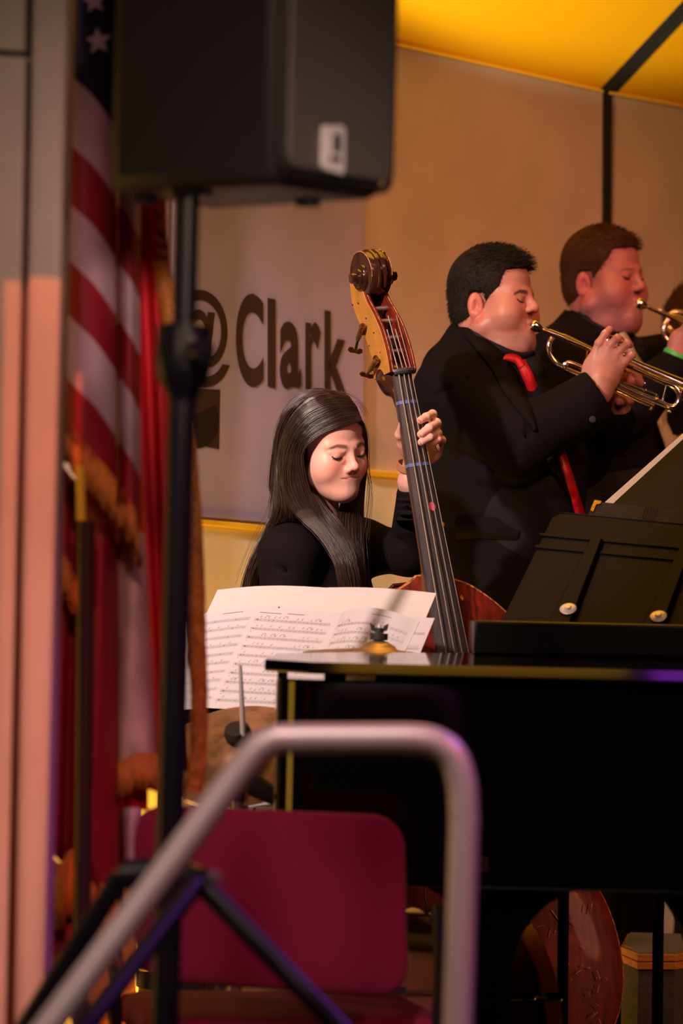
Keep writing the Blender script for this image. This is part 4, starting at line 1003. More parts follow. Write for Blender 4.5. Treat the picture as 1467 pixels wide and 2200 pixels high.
g = G(); kb = vert(zc(760)); g.tube([kb, kb+Vector((.03, -.055, .0))], .007, 8); g.lathe(kb+Vector((.022, -.050, 0)), (.5, -.85, 0), [(0, 0), (.018, 0), (.020, .006), (.018, .022), (0, .024)], 12, cap=False); g.mk('clamp_knob', M['standm'], ss)['kind'] = 'stuff'
g = G(); g.lathe(kb+Vector((.016, -.040, .020)), (.4, -.9, 0), [(0, 0), (.007, .0), (.006, .004), (0, .005)], 12, cap=False); g.mk('bolt', M['chrome'], ss)
zh = zc(1885)
g = G(); hb = vert(zh); g.lathe(hb-Vector((0, 0, .02)), (0, 0, 1), [(.022, 0), (.045, .004), (.045, .036), (.022, .04)], 24, cap=False); g.mk('hub', M['standm'], ss)
def pleg2(q0, q1, nm='leg'):
    g = G(); d = (q1-q0).normalized(); sdd = d.cross(Vector((0, 1, 0))).normalized(); g.tube([q0, q1], .0165, 12)
    g.mk(nm, M['standm'], ss)
hR = at(430, 1895, YS-.05); hL = at(262, 1880, YS-.02)
g = G(); g.tube([hL, hb+Vector((0, -.02, .01)), hR], [.022, .026, .022], 12); g.mk('leg_yoke', M['standm'], ss)
fR = at(745, 2225, YS-.12); dR = (fR-hR).normalized(); endR = hR+dR*((hR.z-.01)/-dR.z); pleg2(hR, endR)
fF = at(190, 2205, YS-.35); dF = (fF-hR).normalized(); endF = hR+dF*((hR.z-.01)/-dF.z); pleg2(hR+Vector((-.005, -.02, 0)), endF)
fL = at(60, 2200, YS+.02); dL = (fL-hL).normalized(); endL = hL+dL*((hL.z-.01)/-dL.z); pleg2(hL, endL)
for e_ in (endR, endF, endL):
    g = G(); g.lathe(Vector((e_.x, e_.y, 0)), (0, 0, 1), [(0, 0), (.022, 0), (.020, .03), (0, .034)], 14, cap=False); g.mk('rubber_foot', M['felt'], ss)
for (q0, q1) in ((vert(zh-.35), hR+dR*.42), (vert(zh-.35), hL+dL*.42)):
    g = G(); g.tube([q0, q1], .008, 8); g.mk('brace', M['standm'], ss)
g = G(); g.lathe(at(455, 1882, YS-.06), (.5, -.8, 0), [(0, 0), (.010, 0), (.010, .012), (0, .013)], 10, cap=False); g.mk('leg_bolt', M['steel'], ss)
# cabinet: near vertical edge at x=578, front face to the right, long side face to the left
e0 = at(590, 395, YS-.16); eR = at(826, 452, YS+.02); eL = at(222, 428, YS+.02)
sp = thing('pa_speaker', 'large black loudspeaker with silver badge hanging over the top of the frame', 'loudspeaker', Vector((at(480, 300, YS).x, YS, at(400, 430, YS).z)))
zb = at(520, 415, YS).z; ztp = zb+.72
fl, fr_ = Vector((e0.x, e0.y, 0)), Vector((at(832, 300, YS+.02).x, YS+.06, 0)); bl = Vector((at(228, 300, YS).x, YS+.02, 0)); br = bl+(fr_-fl)*.78+Vector((0.02, .10, 0))
def spk(z0, z1, k=1.0, lift=0.0):
    return [Vector((p.x, p.y, z0)) for p in (fl, fr_, br, bl)], z1-z0
ps, hgt = spk(zb, ztp); g = G(); g.prism(ps, (0, 0, hgt)); g.mk('cabinet', M['speaker'], sp, bev=.022)
fn = (fr_-fl).cross(Vector((0, 0, 1))).normalized()
if fn.y > 0: fn = -fn
fu = (fr_-fl).normalized(); fw = (fr_-fl).length
def fp(a, z, h): q = fl+fu*a*fw+fn*h; return Vector((q.x, q.y, zb+z))
g = G(); 
P_ = []
for (cu_, cz_, a0) in ((.12, .055, math.pi), (.93, .055, 1.5*math.pi), (.93, .66, 0), (.12, .66, .5*math.pi)):
    for t in np.linspace(a0, a0+math.pi/2, 6): P_.append((cu_+.06*math.cos(t), cz_+.03*math.sin(t)))
g.prism([fp(a, z, .004) for a, z in P_], fn*.010); g.mk('grille', M['grille'], sp, bev=.006)
g = G(); g.tube([fp(a, z, .004) for a, z in [( .5+(a-.5)*1.05, .3575+(z-.3575)*1.03) for a, z in P_]], .006, 8, closed=True); g.mk('grille_frame', M['speaker'], sp)
g = G(); b_ = []
bc = hit(713, 318, fp(.5, .3, .016), fn); ba = (bc-fl).dot(fu)/fw; bz = bc.z-zb
for (a, z) in ((-.085, .030), (.075, .036), (.095, .028), (.095, -.030), (.080, -.038), (-.07, -.034), (-.09, -.026)): b_.append(fp(ba+a*1.1, bz+z, .014))
g.prism(b_, fn*.006); g.mk('badge', M['badge'], sp, bev=.002)
g = G(); 
for (a, z, w_, h_) in ((.02, .008, .035, .014), (.01, -.016, .05, .004)): g.prism([fp(ba+a-w_, bz+z-h_, .0202), fp(ba+a+w_, bz+z-h_, .0202), fp(ba+a+w_, bz+z+h_, .0202), fp(ba+a-w_, bz+z+h_, .0202)], fn*.0008)
g.mk('badge_emblem', M['silver'], sp, smooth=False)['kind'] = 'stuff'
for (px, py) in ((310, 440), (660, 470)):
    q = at(px, py, YS+.08); q = Vector((q.x, q.y, zb)); g = G(); g.lathe(q-Vector((0, 0, .010)), (0, 0, 1), [(0, 0), (.018, 0), (.020, .012), (0, .012)], 16, cap=False); g.mk('foot', M['felt'], sp)
g = G(); q = vert(zb); g.lathe(q-Vector((0, 0, .008)), (0, 0, 1), [(.0, 0), (.035, 0), (.038, .010), (0, .010)], 20, cap=False); g.mk('pole_socket', M['standm'], sp)

# ================================================================ FLAGS
def cloth(cols, rows_y, Y0, name, mats_, matfn, parent, amp=.0, sub=4):
    """cols: list of (px, dY, y_shift, y_scale); rows_y: base pixel heights; draped cloth hanging in folds"""
    K = crom([Vector((c[0], c[1]*1000, c[2])) for c in cols], sub)
    vs = []; nr = len(rows_y)
    for q in K:
        for y in rows_y: vs.append(at(q.x+.0*(y-500), y+q.z*1.0, Y0+q.y/1000.0))
    F = []; fm = []
    for i in range(len(K)-1):
        for j in range(nr-1):
            a = i*nr+j; F.append((a, a+1, a+nr+1, a+nr)); fm.append(matfn(i, j))
    o = mk(name, vs, F, None, parent, smooth=True, mats=mats_, fmat=fm)
    md = o.modifiers.new('th', 'SOLIDIFY'); md.thickness = .0016; return o
YF = 7.0
fl1 = thing('us_flag', 'striped red and white flag with stars, gold fringed, hanging furled behind the speaker', 'flag', Vector((at(190, 1100, YF).x, YF, 0)))
# columns: (px, dY, vertical offset of the stripes)
c1_ = [(118, .06, -70), (135, .00, -20), (150, -.035, 8), (172, -.05, 30), (196, -.045, 52), (220, -.03, 82), (240, .00, 112), (250, .04, 128)]
# stripe boundaries at px 145
bnd = [-470, -350, -230, -110, 10, 150, 300, 428, 552, 672, 812, 930]
rows = []; 
for a, b in zip(bnd[:-1], bnd[1:]):
    for k in range(4): rows.append(a+(b-a)*k/4)
rows.append(bnd[-1])
def stripe(j0=0):
    def f(i, j):
        k = j//4
        if k <= 4: return 2
        return 1 if (k-5) % 2 == 0 else 0
    return f
cloth(c1_, rows, YF, 'stripe_fold', [M['fred'], M['fwhite'], M['fblue']], stripe(), fl1)
c2_ = [(246, .05, 150), (258, .00, 142), (270, -.02, 158), (284, -.02, 178), (296, .02, 205), (302, .06, 215)]
cloth(c2_, rows, YF+.03, 'stripe_fold', [M['fred'], M['fwhite'], M['fblue']], stripe(), fl1)
# fringe below
def fringe(pts, L, Y0, parent, dY=-.02, n=None):
    P = crom([at(x, y, Y0+(z if z is not None else 0)) for x, y, z in pts], 10); vs = []; F = []
    for i, p in enumerate(P):
        w_ = .004*math.sin(i*1.9); vs += [p+Vector((0, w_, .012)), p+Vector((0, w_*1.5, -L*.5)), p+Vector((.004*math.sin(i*.7), w_*2, -L))]
    for i in range(len(P)-1):
        for k in range(2): a = i*3+k; F.append((a, a+1, a+4, a+3))
    o = mk('fringe', vs, F, M['fringe'], parent, smooth=True); md = o.modifiers.new('th', 'SOLIDIFY'); md.thickness = .004; return o
fringe([(118, 880, .05), (138, 905, 0), (152, 932, -.035), (176, 962, -.05), (200, 990, -.045), (226, 1018, -.03), (250, 1048, .01)], .055, YF, fl1)
fringe([(252, 1075, .04), (262, 1068, 0), (274, 1085, -.02), (288, 1115, -.02), (300, 1160, .03)], .05, YF+.03, fl1)
# stars
def star(px, py, r, dy):
    c = at(px, py, YF+dy); g = G(); P = []
    for k in range(10):
        a = math.pi/2+k*math.pi/5+.12; q = r if k % 2 == 0 else r*.42; P.append(c+Vector((q*math.cos(a), 0, q*math.sin(a))))
    g.prism(P, (0, .0012, 0)); g.mk('star', M['fstar'], fl1, smooth=False)
star(211, 88, .024, -.048); star(203, 2, .022, -.052); star(150, 40, .02, -.045)
# lower body of the same flag: dark red folds below the fringe line
def plain(cols, ya, yb, Y0, name, m, parent, nr=12, m2=None, thr=0, shape=None):
    K = crom([Vector((c[0], c[1]*1000, c[2])) for c in cols], 5); B_ = [Vector((c[3] if len(c) > 3 else c[0], 0, 0)) for c in cols]; KB = crom(B_, 5); vs = []
    nn = len(K)
    for q, qb in zip(K, KB):
        for j in range(nr+1):
            t = j/nr; y = ya+(yb-ya)*t+q.z; x = q.x*(1-t)+qb.x*t; vs.append(at(x, y, Y0+q.y/1000+.006*math.sin(5*t+q.x*.1)))
    F = []; fm = []
    for i in range(nn-1):
        for j in range(nr): a = i*(nr+1)+j; F.append((a, a+1, a+nr+2, a+nr+1))
    o = mk(name, vs, F, m, parent, smooth=True); md = o.modifiers.new('th', 'SOLIDIFY'); md.thickness = .0016; return o
# second flag: bright red with cream lower corner and gold fringe at its right edge
fl2 = thing('red_flag', 'bright red flag with gold fringe, furled beside the speaker pole', 'flag', Vector((at(330, 1300, YF+.25).x, YF+.25, 0)))
plain([(238, .03, 0, 330), (268, -.02, 0, 345), (298, .02, 0, 356), (322, -.02, 6, 372), (338, .01, 12, 392), (352, .03, 18, 405)], 330, 1640, YF+.22, 'field', M['fred2'], fl2, 16)
P = [at(x, y, YF+.21+d) for x, y, d in ((318, 430, 0), (334, 500, .01), (342, 560, 0), (352, 620, -.01), (372, 760, 0), (395, 900, .01), (408, 1060, 0), (416, 1200, -.01), (420, 1350, 0), (424, 1500, .01), (420, 1650, 0), (408, 1700, 0))]
P = crom(P, 8); vs = []; F = []
for i, p in enumerate(P): vs += [p+Vector((-.012, .004*math.sin(i), 0)), p+Vector((.002, .006*math.sin(i*1.7), 0)), p+Vector((.018, .003*math.sin(i*2.3), -.004))]
for i in range(len(P)-1):
    for k in range(2): a = i*3+k; F.append((a, a+3, a+4, a+1))
o = mk('fringe', vs, F, M['fringe'], fl2, smooth=True); md = o.modifiers.new('th', 'SOLIDIFY'); md.thickness = .004
# third flag: cream and red folds, low, with orange fringe
fl3 = thing('cream_flag', 'cream and dark red flag folds with orange fringe, low beside the column', 'flag', Vector((at(250, 1500, YF+.1).x, YF+.1, 0)))
plain([(246, .03, 60, 248), (262, -.01, 20, 262), (285, -.03, -10, 290), (302, -.01, 10, 322), (312, .04, 20, 338)], 1130, 1640, YF+.13, 'cream_fold', M['fcream'], fl3)
fringe([(246, 1660, .02), (270, 1645, -.02), (300, 1632, -.02), (330, 1635, 0), (345, 1640, .03)], .05, YF+.12, fl3)
plain([(120, .05, -10, 96), (142, -.01, 10, 120), (160, .03, 30, 142), (185, -.03, 40, 168), (215, -.05, 70, 205), (236, -.02, 105, 236), (256, .05, 130, 262)], 1000, 1830, YF+.1, 'red_fold', M['fred'], fl3, 16)
plain([(246, .04, 0, 262), (262, 0, 0, 272), (290, .0, 0, 298), (318, .04, 0, 318)], 1690, 1740, YF+.14, 'red_fold', M['fred2'], fl3, 4)
plain([(262, .02, 0, 268), (280, -.02, 0, 278), (303, .0, 0, 296)], 1735, 1860, YF+.12, 'pale_fold', M['fwhite'], fl3, 6)
fringe([(100, 1850, .05), (130, 1870, -.01), (155, 1840, 0), (190, 1890, -.03), (240, 1930, -.02), (256, 1960, .03)], .10, YF+.09, fl3)
fringe([(96, 1210, .02), (124, 1190, -.02), (150, 1235, -.03), (168, 1262, 0)], .05, YF+.07, fl3)
plain([(92, .03, 0, 84), (118, -.01, 10, 104), (150, 0, 30, 150), (190, .02, 20, 190)], 1900, 2140, YF+.12, 'red_fold', M['fred'], fl3, 6)
fringe([(84, 2080, .05), (120, 2070, 0), (158, 2040, 0), (190, 2060, 0)], .06, YF+.10, fl3)
# flag pole with brass joint
fp_ = thing('flag_pole', 'dark wooden flag pole with brass joint, in front of the flags by the column', 'flag pole', Vector((at(170, 2100, YF-.12).x, YF-.12, 0)))
pt1 = at(172, 1000, YF-.12); pt2 = at(174, 1118, YF-.12); pt3 = at(186, 1130, YF-.12)
g = G(); g.tube([pt1, pt2], .0075, 12); g.mk('brass_joint', M['trim'], fp_)
g = G(); g.tube([at(185, 1120, YF-.12), at(180, 1700, YF-.12), Vector((at(176, 2200, YF-.12).x, YF-.12, .05))], .0145, 14); g.mk('pole', M['polewood'], fp_)
g = G(); g.lathe(Vector((at(176, 2200, YF-.12).x, YF-.12, 0)), (0, 0, 1), [(0, 0), (.16, 0), (.16, .02), (.05, .05), (.02, .07), (0, .07)], 32, cap=False); g.mk('base', M['polewood'], fp_)
for nm, lb, px in (('flag_pole', 'slim flag pole carrying the striped flag, mostly hidden by its folds', 255), ('flag_pole', 'slim flag pole carrying the red flag, hidden behind the speaker pole', 345)):
    yy = 7.5 if px < 300 else 7.9; b_ = at(px, 2100, yy); f_ = thing(nm, lb, 'flag pole', Vector((b_.x, yy, 0)))
    g = G(); g.tube([Vector((b_.x, yy, .05)), Vector((at(px+(10 if px < 300 else 40), 0, yy).x, yy, 2.4))], .0125, 12); g.mk('pole', M['polewood'], f_)
    g = G(); g.lathe(Vector((b_.x, yy, 0)), (0, 0, 1), [(0, 0), (.11, 0), (.11, .02), (.05, .05), (.02, .07), (0, .07)], 32, cap=False); g.mk('base', M['polewood'], f_)

# ================================================================ PEOPLE
def nrmz(v): v = np.array(v, float); return v/np.linalg.norm(v)
def A(px, py, Y): return np.array(at(px, py, Y))
class Head:
    def __init__(s, px, py, Y, yaw, pitch, roll, sc=1.0, ez=0.0):
        s.ez = ez
        s.O = A(px, py, Y); s.sc = sc
        r = Matrix.Rotation(-R(roll), 3, 'Y') @ Matrix.Rotation(R(yaw), 3, 'Z') @ Matrix.Rotation(R(pitch), 3, 'X')
        s.M = np.array(r)
    def w(s, p): return s.O+s.M@(np.array(p, float)*s.sc)
    def loc(s, V): return ((V-s.O)@s.M)/s.sc
    def e(s, sdf, c, r, k=.02, op=1, rot=None):
        m = s.M if rot is None else s.M@np.array(rot); sdf.ell(s.w(c), np.array(r)*s.sc, m, k*s.sc, op)
    def c(s, sdf, a, b, ra, rb, k=.01, op=1): sdf.cap(s.w(a), s.w(b), ra*s.sc, rb*s.sc, k*s.sc, op)
def rotz(a): a = R(a); return [[math.cos(a), -math.sin(a), 0], [math.sin(a), math.cos(a), 0], [0, 0, 1]]
def rotx(a): a = R(a); return [[1, 0, 0], [0, math.cos(a), -math.sin(a)], [0, math.sin(a), math.cos(a)]]
def build_head(S, H, male=False, fat=0.0, puff=0.0, nose=1.0, ears=True, closed=0.8, pursed=False, chin=0.0, mz=0.0, cz=0.0, fem=0.0, nz=0.0):
    H.e(S, (0, .016, .040), (.072, .092, .078), .0)
    H.e(S, (0, -.030, .035), (.060, .050, .052), .02)
    H.e(S, (0, -.030, -.034), (.058+.006*fat, .050, .064), .03)
    jw = .046+.012*fat
    for sx in (-1, 1):
        H.c(S, (sx*jw, .0, -.058-.006*fat), (sx*.014, -.062, -.098+cz), .016-.003*fem+.014*fat, .013+.006*fat, .03)
        H.e(S, (sx*(.040+.006*fat), -.052, -.034-.006*fat), (.026-.002*fem+.005*fat+.006*puff, .027+.004*puff, .030+.008*fat), .032)
        H.c(S, (sx*.044, -.062, .020+H.ez), (sx*.013, -.078, .016+H.ez), .007+.002*male, .007+.002*male, .016)
    H.e(S, (0, -.070-chin, -.094+cz), (.019+.003*male, .016, .017), .02)
    if chin: H.e(S, (0, -.052, -.080), (.040, .030, .028), .02)
    if fat > .5:
        H.e(S, (0, -.020, -.108), (.060, .050, .034), .03)
    # eye sockets and lids
    z0 = H.ez; ex = .033 if fem else .031
    for sx in (-1, 1):
        H.e(S, (sx*ex, -.1000, .001+z0), (.017, .019, .0125), .012, -1)
        H.e(S, (sx*ex, -.0700, -.0005+z0), (.0148, .0135, .0130), .0035)
        H.c(S, (sx*.047, -.070, .0075+z0), (sx*.020, -.0805, .0085+z0), .0035, .0035, .006)   # upper lid fold
        H.c(S, (sx*.044, -.071, -.0125+z0), (sx*.021, -.079, -.0125+z0), .0030, .0030, .008)
        H.c(S, (sx*.045, -.0765, -.001+z0), (sx*.0190, -.0830, -.0035+z0), .0011, .0011, .0015, -1)   # lid line
    # nose
    H.c(S, (0, -.078, .010), (0, -.099*nose, -.029+fem*.003+nz), .0075+.001*male-.0012*fem, .0085+.001*male-.0014*fem, .011)
    H.e(S, (0, -.1015*nose, -.0345+fem*.0035+nz), (.0098+.0015*male-.0014*fem, .0096, .0088+.001*male-.001*fem), .009)
    for sx in (-1, 1):
        H.e(S, (sx*(.0125-.001*fem), -.0905, -.0385+.003*fem+nz), (.0062, .0085, .0062), .005)
        H.e(S, (sx*.0062, -.0965, -.0450+.004*fem+nz), (.0032, .0050, .0036), .002, -1)
    # mouth
    H.e(S, (0, -.066, -.064+mz*.7), (.031, .022, .021), .018)
    if pursed:
        H.e(S, (0, -.0875, -.0590), (.016, .007, .006), .006)
        H.e(S, (0, -.0860, -.0720), (.015, .007, .006), .006)
        H.e(S, (0, -.0970, -.0655), (.007, .012, .0035), .004, -1)
    else:
        H.c(S, (-.016, -.0775, -.0630+mz), (.016, -.0775, -.0630+mz), .0035, .0035, .010)
        H.c(S, (-.012, -.0800, -.0715+mz), (.012, -.0800, -.0715+mz), .0040, .0040, .008)
        xs = np.linspace(-.026, .026, 17); zs = -.0670+mz-.0010*(xs/.026)**2+.0006*np.cos(xs/.026*6); ys = surf(S, H, xs, zs)
        for i in range(16): H.c(S, (xs[i], ys[i], zs[i]), (xs[i+1], ys[i+1], zs[i+1]), .0013*(1-.6*(abs(xs[i])/.026)**2), .0013*(1-.6*(abs(xs[i+1])/.026)**2), .0020, -1)
    if ears:
        for sx in (-1, 1):
            rt = rotz(sx*(-22)); 
            H.e(S, (sx*(.0755+.003*fat), .012, -.018), (.0060, .0175, .0310), .005, 1, rt)
            H.e(S, (sx*(.0800+.003*fat), .008, -.021), (.0050, .0085, .0170), .004, -1, rt)
            H.e(S, (sx*(.0765+.003*fat), .0085, -.036), (.0045, .0080, .0090), .004, 1, rt)
            H.c(S, (sx*(.079+.003*fat), .014, -.004), (sx*(.079+.003*fat), .016, -.024), .0026, .0022, .003)
def surf(S, H, xs, zs, y0=-.125, lift=0.0):
    xs = np.asarray(xs, float); zs = np.asarray(zs, float); y = np.full(xs.shape, y0)
    for _ in range(40):
        P = H.O+(np.stack([xs, y, zs], 1)*H.sc)@H.M.T; d = S.ev(P)-lift; y = y+np.clip(d, -.004, .05)*.8/H.sc
    return y
def smoothstep(a, b, x): t = np.clip((x-a)/(b-a), 0, 1); return t*t*(3-2*t)
def skin_cols(V, H, base, lip, blush=.35, brow=(.05, .02, .015), browthick=1.0, male=False, stubble=0.0, pursed=False, mz=0.0, slit=0.0, ex=.031):
    L = H.loc(V); x, y, z = np.abs(L[:, 0]), L[:, 1], L[:, 2]; C = np.tile(np.array(base, float), (len(V), 1))
    def blend(m, c): C[:] = C*(1-m[:, None])+np.array(c)*m[:, None]
    ck = np.exp(-(((x-.040)/.022)**2+((z+.032)/.022)**2))*(y < -.02)*blush
    blend(ck, np.array(base)*np.array([1.02, .62, .62]))
    nt = np.exp(-((x/.012)**2+((z+.036)/.012)**2))*(y < -.08)*blush; blend(nt, np.array(base)*np.array([1.0, .66, .66]))
    er = smoothstep(.070, .076, x)*(y > -.01)*(y < .04)*(z < .02)*(z > -.06)*.6; blend(er, np.array(base)*np.array([1.05, .52, .50]))
    ch = np.exp(-((x/.016)**2+((z+.100)/.012)**2))*(y < -.05)*blush*.8; blend(ch, np.array(base)*np.array([1.0, .66, .64]))
    # brows
    z = z-H.ez
    x1, x2 = (.049, .055) if male else (.044, .059)
    bz = (.0165 if male else .0185)+(.0015 if male else .0030)*np.clip((x-.012)/.02, 0, 1)-(.010 if male else .008)*np.clip((x-.036)/.020, 0, 1)
    th = (.0034-.0017*np.clip((x-.022)/.03, 0, 1))*browthick
    bm = smoothstep(1.4, .3, np.abs(z-bz)/th)*smoothstep(.009, .017, x)*smoothstep(x2, x1, x)*(y < -.02)*(.88 if male else .85); blend(bm, brow)
    z = z+H.ez
    if mz:
        sl = smoothstep(1.3, .5, np.abs(z+.0670-mz-.0008*(x/.02)**2)/.0013)*smoothstep(.031, .024, x)*(y < -.055); blend(sl*.85, (.20, .045, .035))
    lm = smoothstep(1.2, .7, np.sqrt((x/.0215)**2+((z+.0668-mz+(.0012 if mz else 0))/((.0085 if not mz else .0034)*(1-.55*np.clip(x/.022, 0, 1))))**2))*(y < -.07); blend(lm*.85, lip)
    em = smoothstep(1.3, .8, np.sqrt(((x-ex)/.0165)**2+((z-H.ez)/.010)**2))*(y < -.06)*.16; blend(em, np.array(base)*np.array([.70, .45, .45]))
    if slit:
        sm_ = smoothstep(1.25, .6, np.sqrt(((x-ex)/.0140)**2+((z-H.ez+.0058)/.0032)**2))*(y < -.06); blend(sm_*slit, (.035, .012, .010))
    nm = smoothstep(1.3, .7, np.sqrt(((x-.0062)/.0042)**2+((z+.0450)/.004)**2))*(y < -.085); blend(nm*.55, (.10, .03, .02))
    if stubble:
        sb = smoothstep(.02, .0, x*0+z+.045)*smoothstep(.03, -.02, y)*stubble; sb *= (z < -.045)*(z > -.13); blend(np.clip(sb, 0, 1)*.35, np.array(base)*np.array([.45, .42, .45]))
    return C
def lashes(H, parent, length=.006, open_=0.0, thick=.0009, side=(-1, 1), dx0=0.0, S=None):
    for sx in side:
        T = np.linspace(0, 1, 14); x = .0455-(.0455-.0180)*T+dx0; zz = -.0010-.0055*np.sin(T*math.pi)*(1-open_)-.0012*T+open_*.004*np.sin(T*math.pi)+H.ez
        ys = surf(S, H, sx*x, zz, lift=.0002); pts = [(sx*a, b, c) for a, b, c in zip(x, ys, zz)]
        g = G(); g.tube([H.w(p) for p in pts], [thick*(.35+.9*math.sin(min(1, t*1.1+.1)*math.pi)**.5)*H.sc for t in T], 6)
        g.mk('lash_line', M['lash'], parent)
        cv = []
        for t in np.linspace(0.02, .88, 26):
            i = min(12, int(t*13)); f = t*13-i; p = np.array(pts[i])*(1-f)+np.array(pts[i+1])*f
            dx = sx*(.45-.9*t)*.9; L = length*(1-.4*t)
            c = [p+np.array([dx*L*u, -.75*L*u, -.55*L*u+.45*L*u*u]) for u in np.linspace(0, 1, 5)]; cv.append([H.w(q) for q in c])
        v, f = strand_mesh(np.array(cv), .0004, .0001); o = mk('eyelashes', v, f, M['lash'], parent); o['kind'] = 'stuff'
def push_out(C, S, margin, it=3):
    n, m, _ = C.shape; P = C.reshape(-1, 3).copy()
    for _ in range(it):
        d = S.ev(P); bad = d < margin
        if not bad.any(): break
        Q = P[bad]; e = .002; gr = np.stack([S.ev(Q+np.eye(3)[i]*e)-S.ev(Q-np.eye(3)[i]*e) for i in range(3)], 1)
        gr /= np.linalg.norm(gr, axis=1, keepdims=True)+1e-9; P[bad] = Q+gr*(margin-d[bad])[:, None]
    return P.reshape(n, m, 3)
def finger(S, pts, r0, r1, k=.006):
    rr = np.linspace(r0, r1, len(pts))
    for i in range(len(pts)-1): S.cap(pts[i], pts[i+1], rr[i], rr[i+1], k if i == 0 else .003)
    for p, r_ in zip(pts[1:-1], rr[1:-1]): S.ell(p, (r_*1.06,)*3, None, .002)
def nail(parent, tip, dirv, up, w_=.0062, L=.0095, m=None):
    d = nrmz(dirv); u = nrmz(np.array(up)-d*np.dot(up, d)); s_ = np.cross(d, u); V = []; F = []
    for j in range(5):
        for i in range(5):
            a = (i-2)/2; b = (j-2)/2; V.append(np.array(tip)+d*L*.5*b*(1-.12*a*a)+s_*w_*.5*a*(1-.15*max(0, b)**2)+u*(-.0018*a*a))
    for j in range(4):
        for i in range(4): q = j*5+i; F.append((q, q+1, q+6, q+5))
    o = mk('fingernail', V, F, M['nail'], parent, smooth=True); return o
M['nail'] = mat('fingernail', (0.75, 0.34, 0.28), 0.25, spec=0.6)
def legs_and_shoes(parent, hip, yaw, trm, spread=.10, hz=None):
    f = np.array([math.sin(yaw), -math.cos(yaw), 0]); s_ = np.array([math.cos(yaw), math.sin(yaw), 0])
    T = SDF(); T.ell(hip, (.19, .15, .14), None, 0)
    feet = []
    for sx in (-1, 1):
        h_ = hip+s_*sx*.09+np.array([0, 0, -.05]); kn = np.array([hip[0], hip[1], .50])+s_*sx*spread+f*.03; an = np.array([hip[0], hip[1], .10])+s_*sx*(spread+.02)
        T.cap(h_, kn, .105, .075, .05); T.cap(kn, an, .075, .062, .03); feet.append(an)
    lo = hip-np.array([.42, .42, hip[2]-.03]); hi = hip+np.array([.42, .42, .16]); v, fc = T.mesh(lo, hi, .016); mk('trousers', v, fc, trm, parent, smooth=True)
    for an in feet:
        Q = SDF(); a0 = np.array([an[0], an[1], .045])-f*.03; Q.cap(a0, a0+f*.17-np.array([0, 0, .006]), .045, .040, 0); Q.cap(a0+np.array([0, 0, .05]), a0+np.array([0, 0, .02]), .042, .045, .02)
        Q.ell(a0-np.array([0, 0, .30]), (1, 1, .262), None, .006, -1)
        v, fc = Q.mesh(a0-np.array([.3, .3, .06]), a0+np.array([.3, .3, .12]), .009); mk('shoe', v, fc, M['shoe'], parent, smooth=True)

# the carved root of the bass neck under the pegbox
VB = SDF(); VB.cap(np.array(B(-.004, -.046, -.012)), np.array(B(-.004, -.046, .012)), .026, .026, 0); VB.cap(np.array(B(.0, -.030, 0)), np.array(B(.10, -.016, 0)), .024, .015, .03); VB.cap(np.array(B(.022, -.052, -.01)), np.array(B(.022, -.052, .01)), .012, .012, .02)
v, f = VB.mesh(np.array(B(.02, -.03, 0))-.12, np.array(B(.02, -.03, 0))+.12, .003); mk('neck_root', v, f, M['bassdark'], bass, smooth=True)
# ---------------------------------------------------------------- THE WOMAN WITH THE BASS
HG = Head(698, 960, 9.0, 41, 15, 9.5, 1.0, ez=-.006)
SG = SDF(); build_head(SG, HG, closed=1, chin=.006, mz=.0125, nose=.955, cz=.007, fem=1.0, ears=False)
neck0 = HG.w((0, .022, -.050)); neck1 = A(660, 1150, 9.06); chest = A(668, 1240, 9.08)
SG.cap(neck0, neck1, .050, .050, .02)
shR = A(622, 1194, 8.95); shL = A(770, 1176, 9.20)
SG.cap(shR, shL, .045, .045, .05); SG.cap(neck1, A(672, 1300, 9.08), .07, .11, .06)
SG.cap(A(672, 1300, 9.08), A(690, 1560, 9.10), .11, .115, .05)
elL = A(893, 1188, 9.10); wrL = A(880, 1035, 8.985)
SG.cap(shL, elL, .043, .036, .03); SG.cap(elL, wrL, .034, .0235, .02)
elR = A(600, 1420, 8.90); wrR = A(760, 1500, 8.74)
SG.cap(shR, elR, .045, .036, .03); SG.cap(elR, wrR, .034, .025, .02); SG.ell(A(800, 1505, 8.72), (.045, .02, .035), None, .02)
for k in range(4): finger(SG, [A(820, 1490+10*k, 8.71), A(845, 1500+9*k, 8.70), A(850, 1520+8*k, 8.72)], .0085, .0075)
# left hand wrapped round the neck: palm behind, thumb on the left, four fingers over the strings
YH = 8.955
SG.cap(wrL, A(893, 985, 8.965), .0225, .026, .015)
SG.ell(A(912, 968, 8.962), (.028, .018, .034), None, .016)
SG.ell(A(930, 965, 8.945), (.018, .018, .030), None, .014)
SG.cap(A(888, 1000, 8.955), A(866, 955, 8.915), .0150, .0120, .014)
thP = [A(872, 965, 8.925), A(859, 934, 8.895), A(866, 912, 8.875)]; finger(SG, thP, .0120, .0098, .010); SG.ell(A(867, 911, 8.874), (.0098, .0098, .0120), None, .003)
fgs = [[A(930, 925, 8.940), A(929, 890, 8.900), A(915, 896, 8.862), A(903, 903, 8.846)],
       [A(937, 935, 8.940), A(938, 909, 8.893), A(921, 920, 8.850), A(904, 933, 8.838)],
       [A(941, 955, 8.940), A(940, 931, 8.890), A(922, 940, 8.850), A(905, 950, 8.838)],
       [A(938, 975, 8.945), A(949, 946, 8.905), A(940, 944, 8.876), A(932, 952, 8.866)]]
rads = [(.0100, .0080), (.0104, .0083), (.0100, .0080), (.0092, .0072)]
for p, (a, b) in zip(fgs, rads): finger(SG, p, a, b, .008)
hi_h = HG.O+.165; lo_h = HG.O-.165; lo_h[2] -= .07
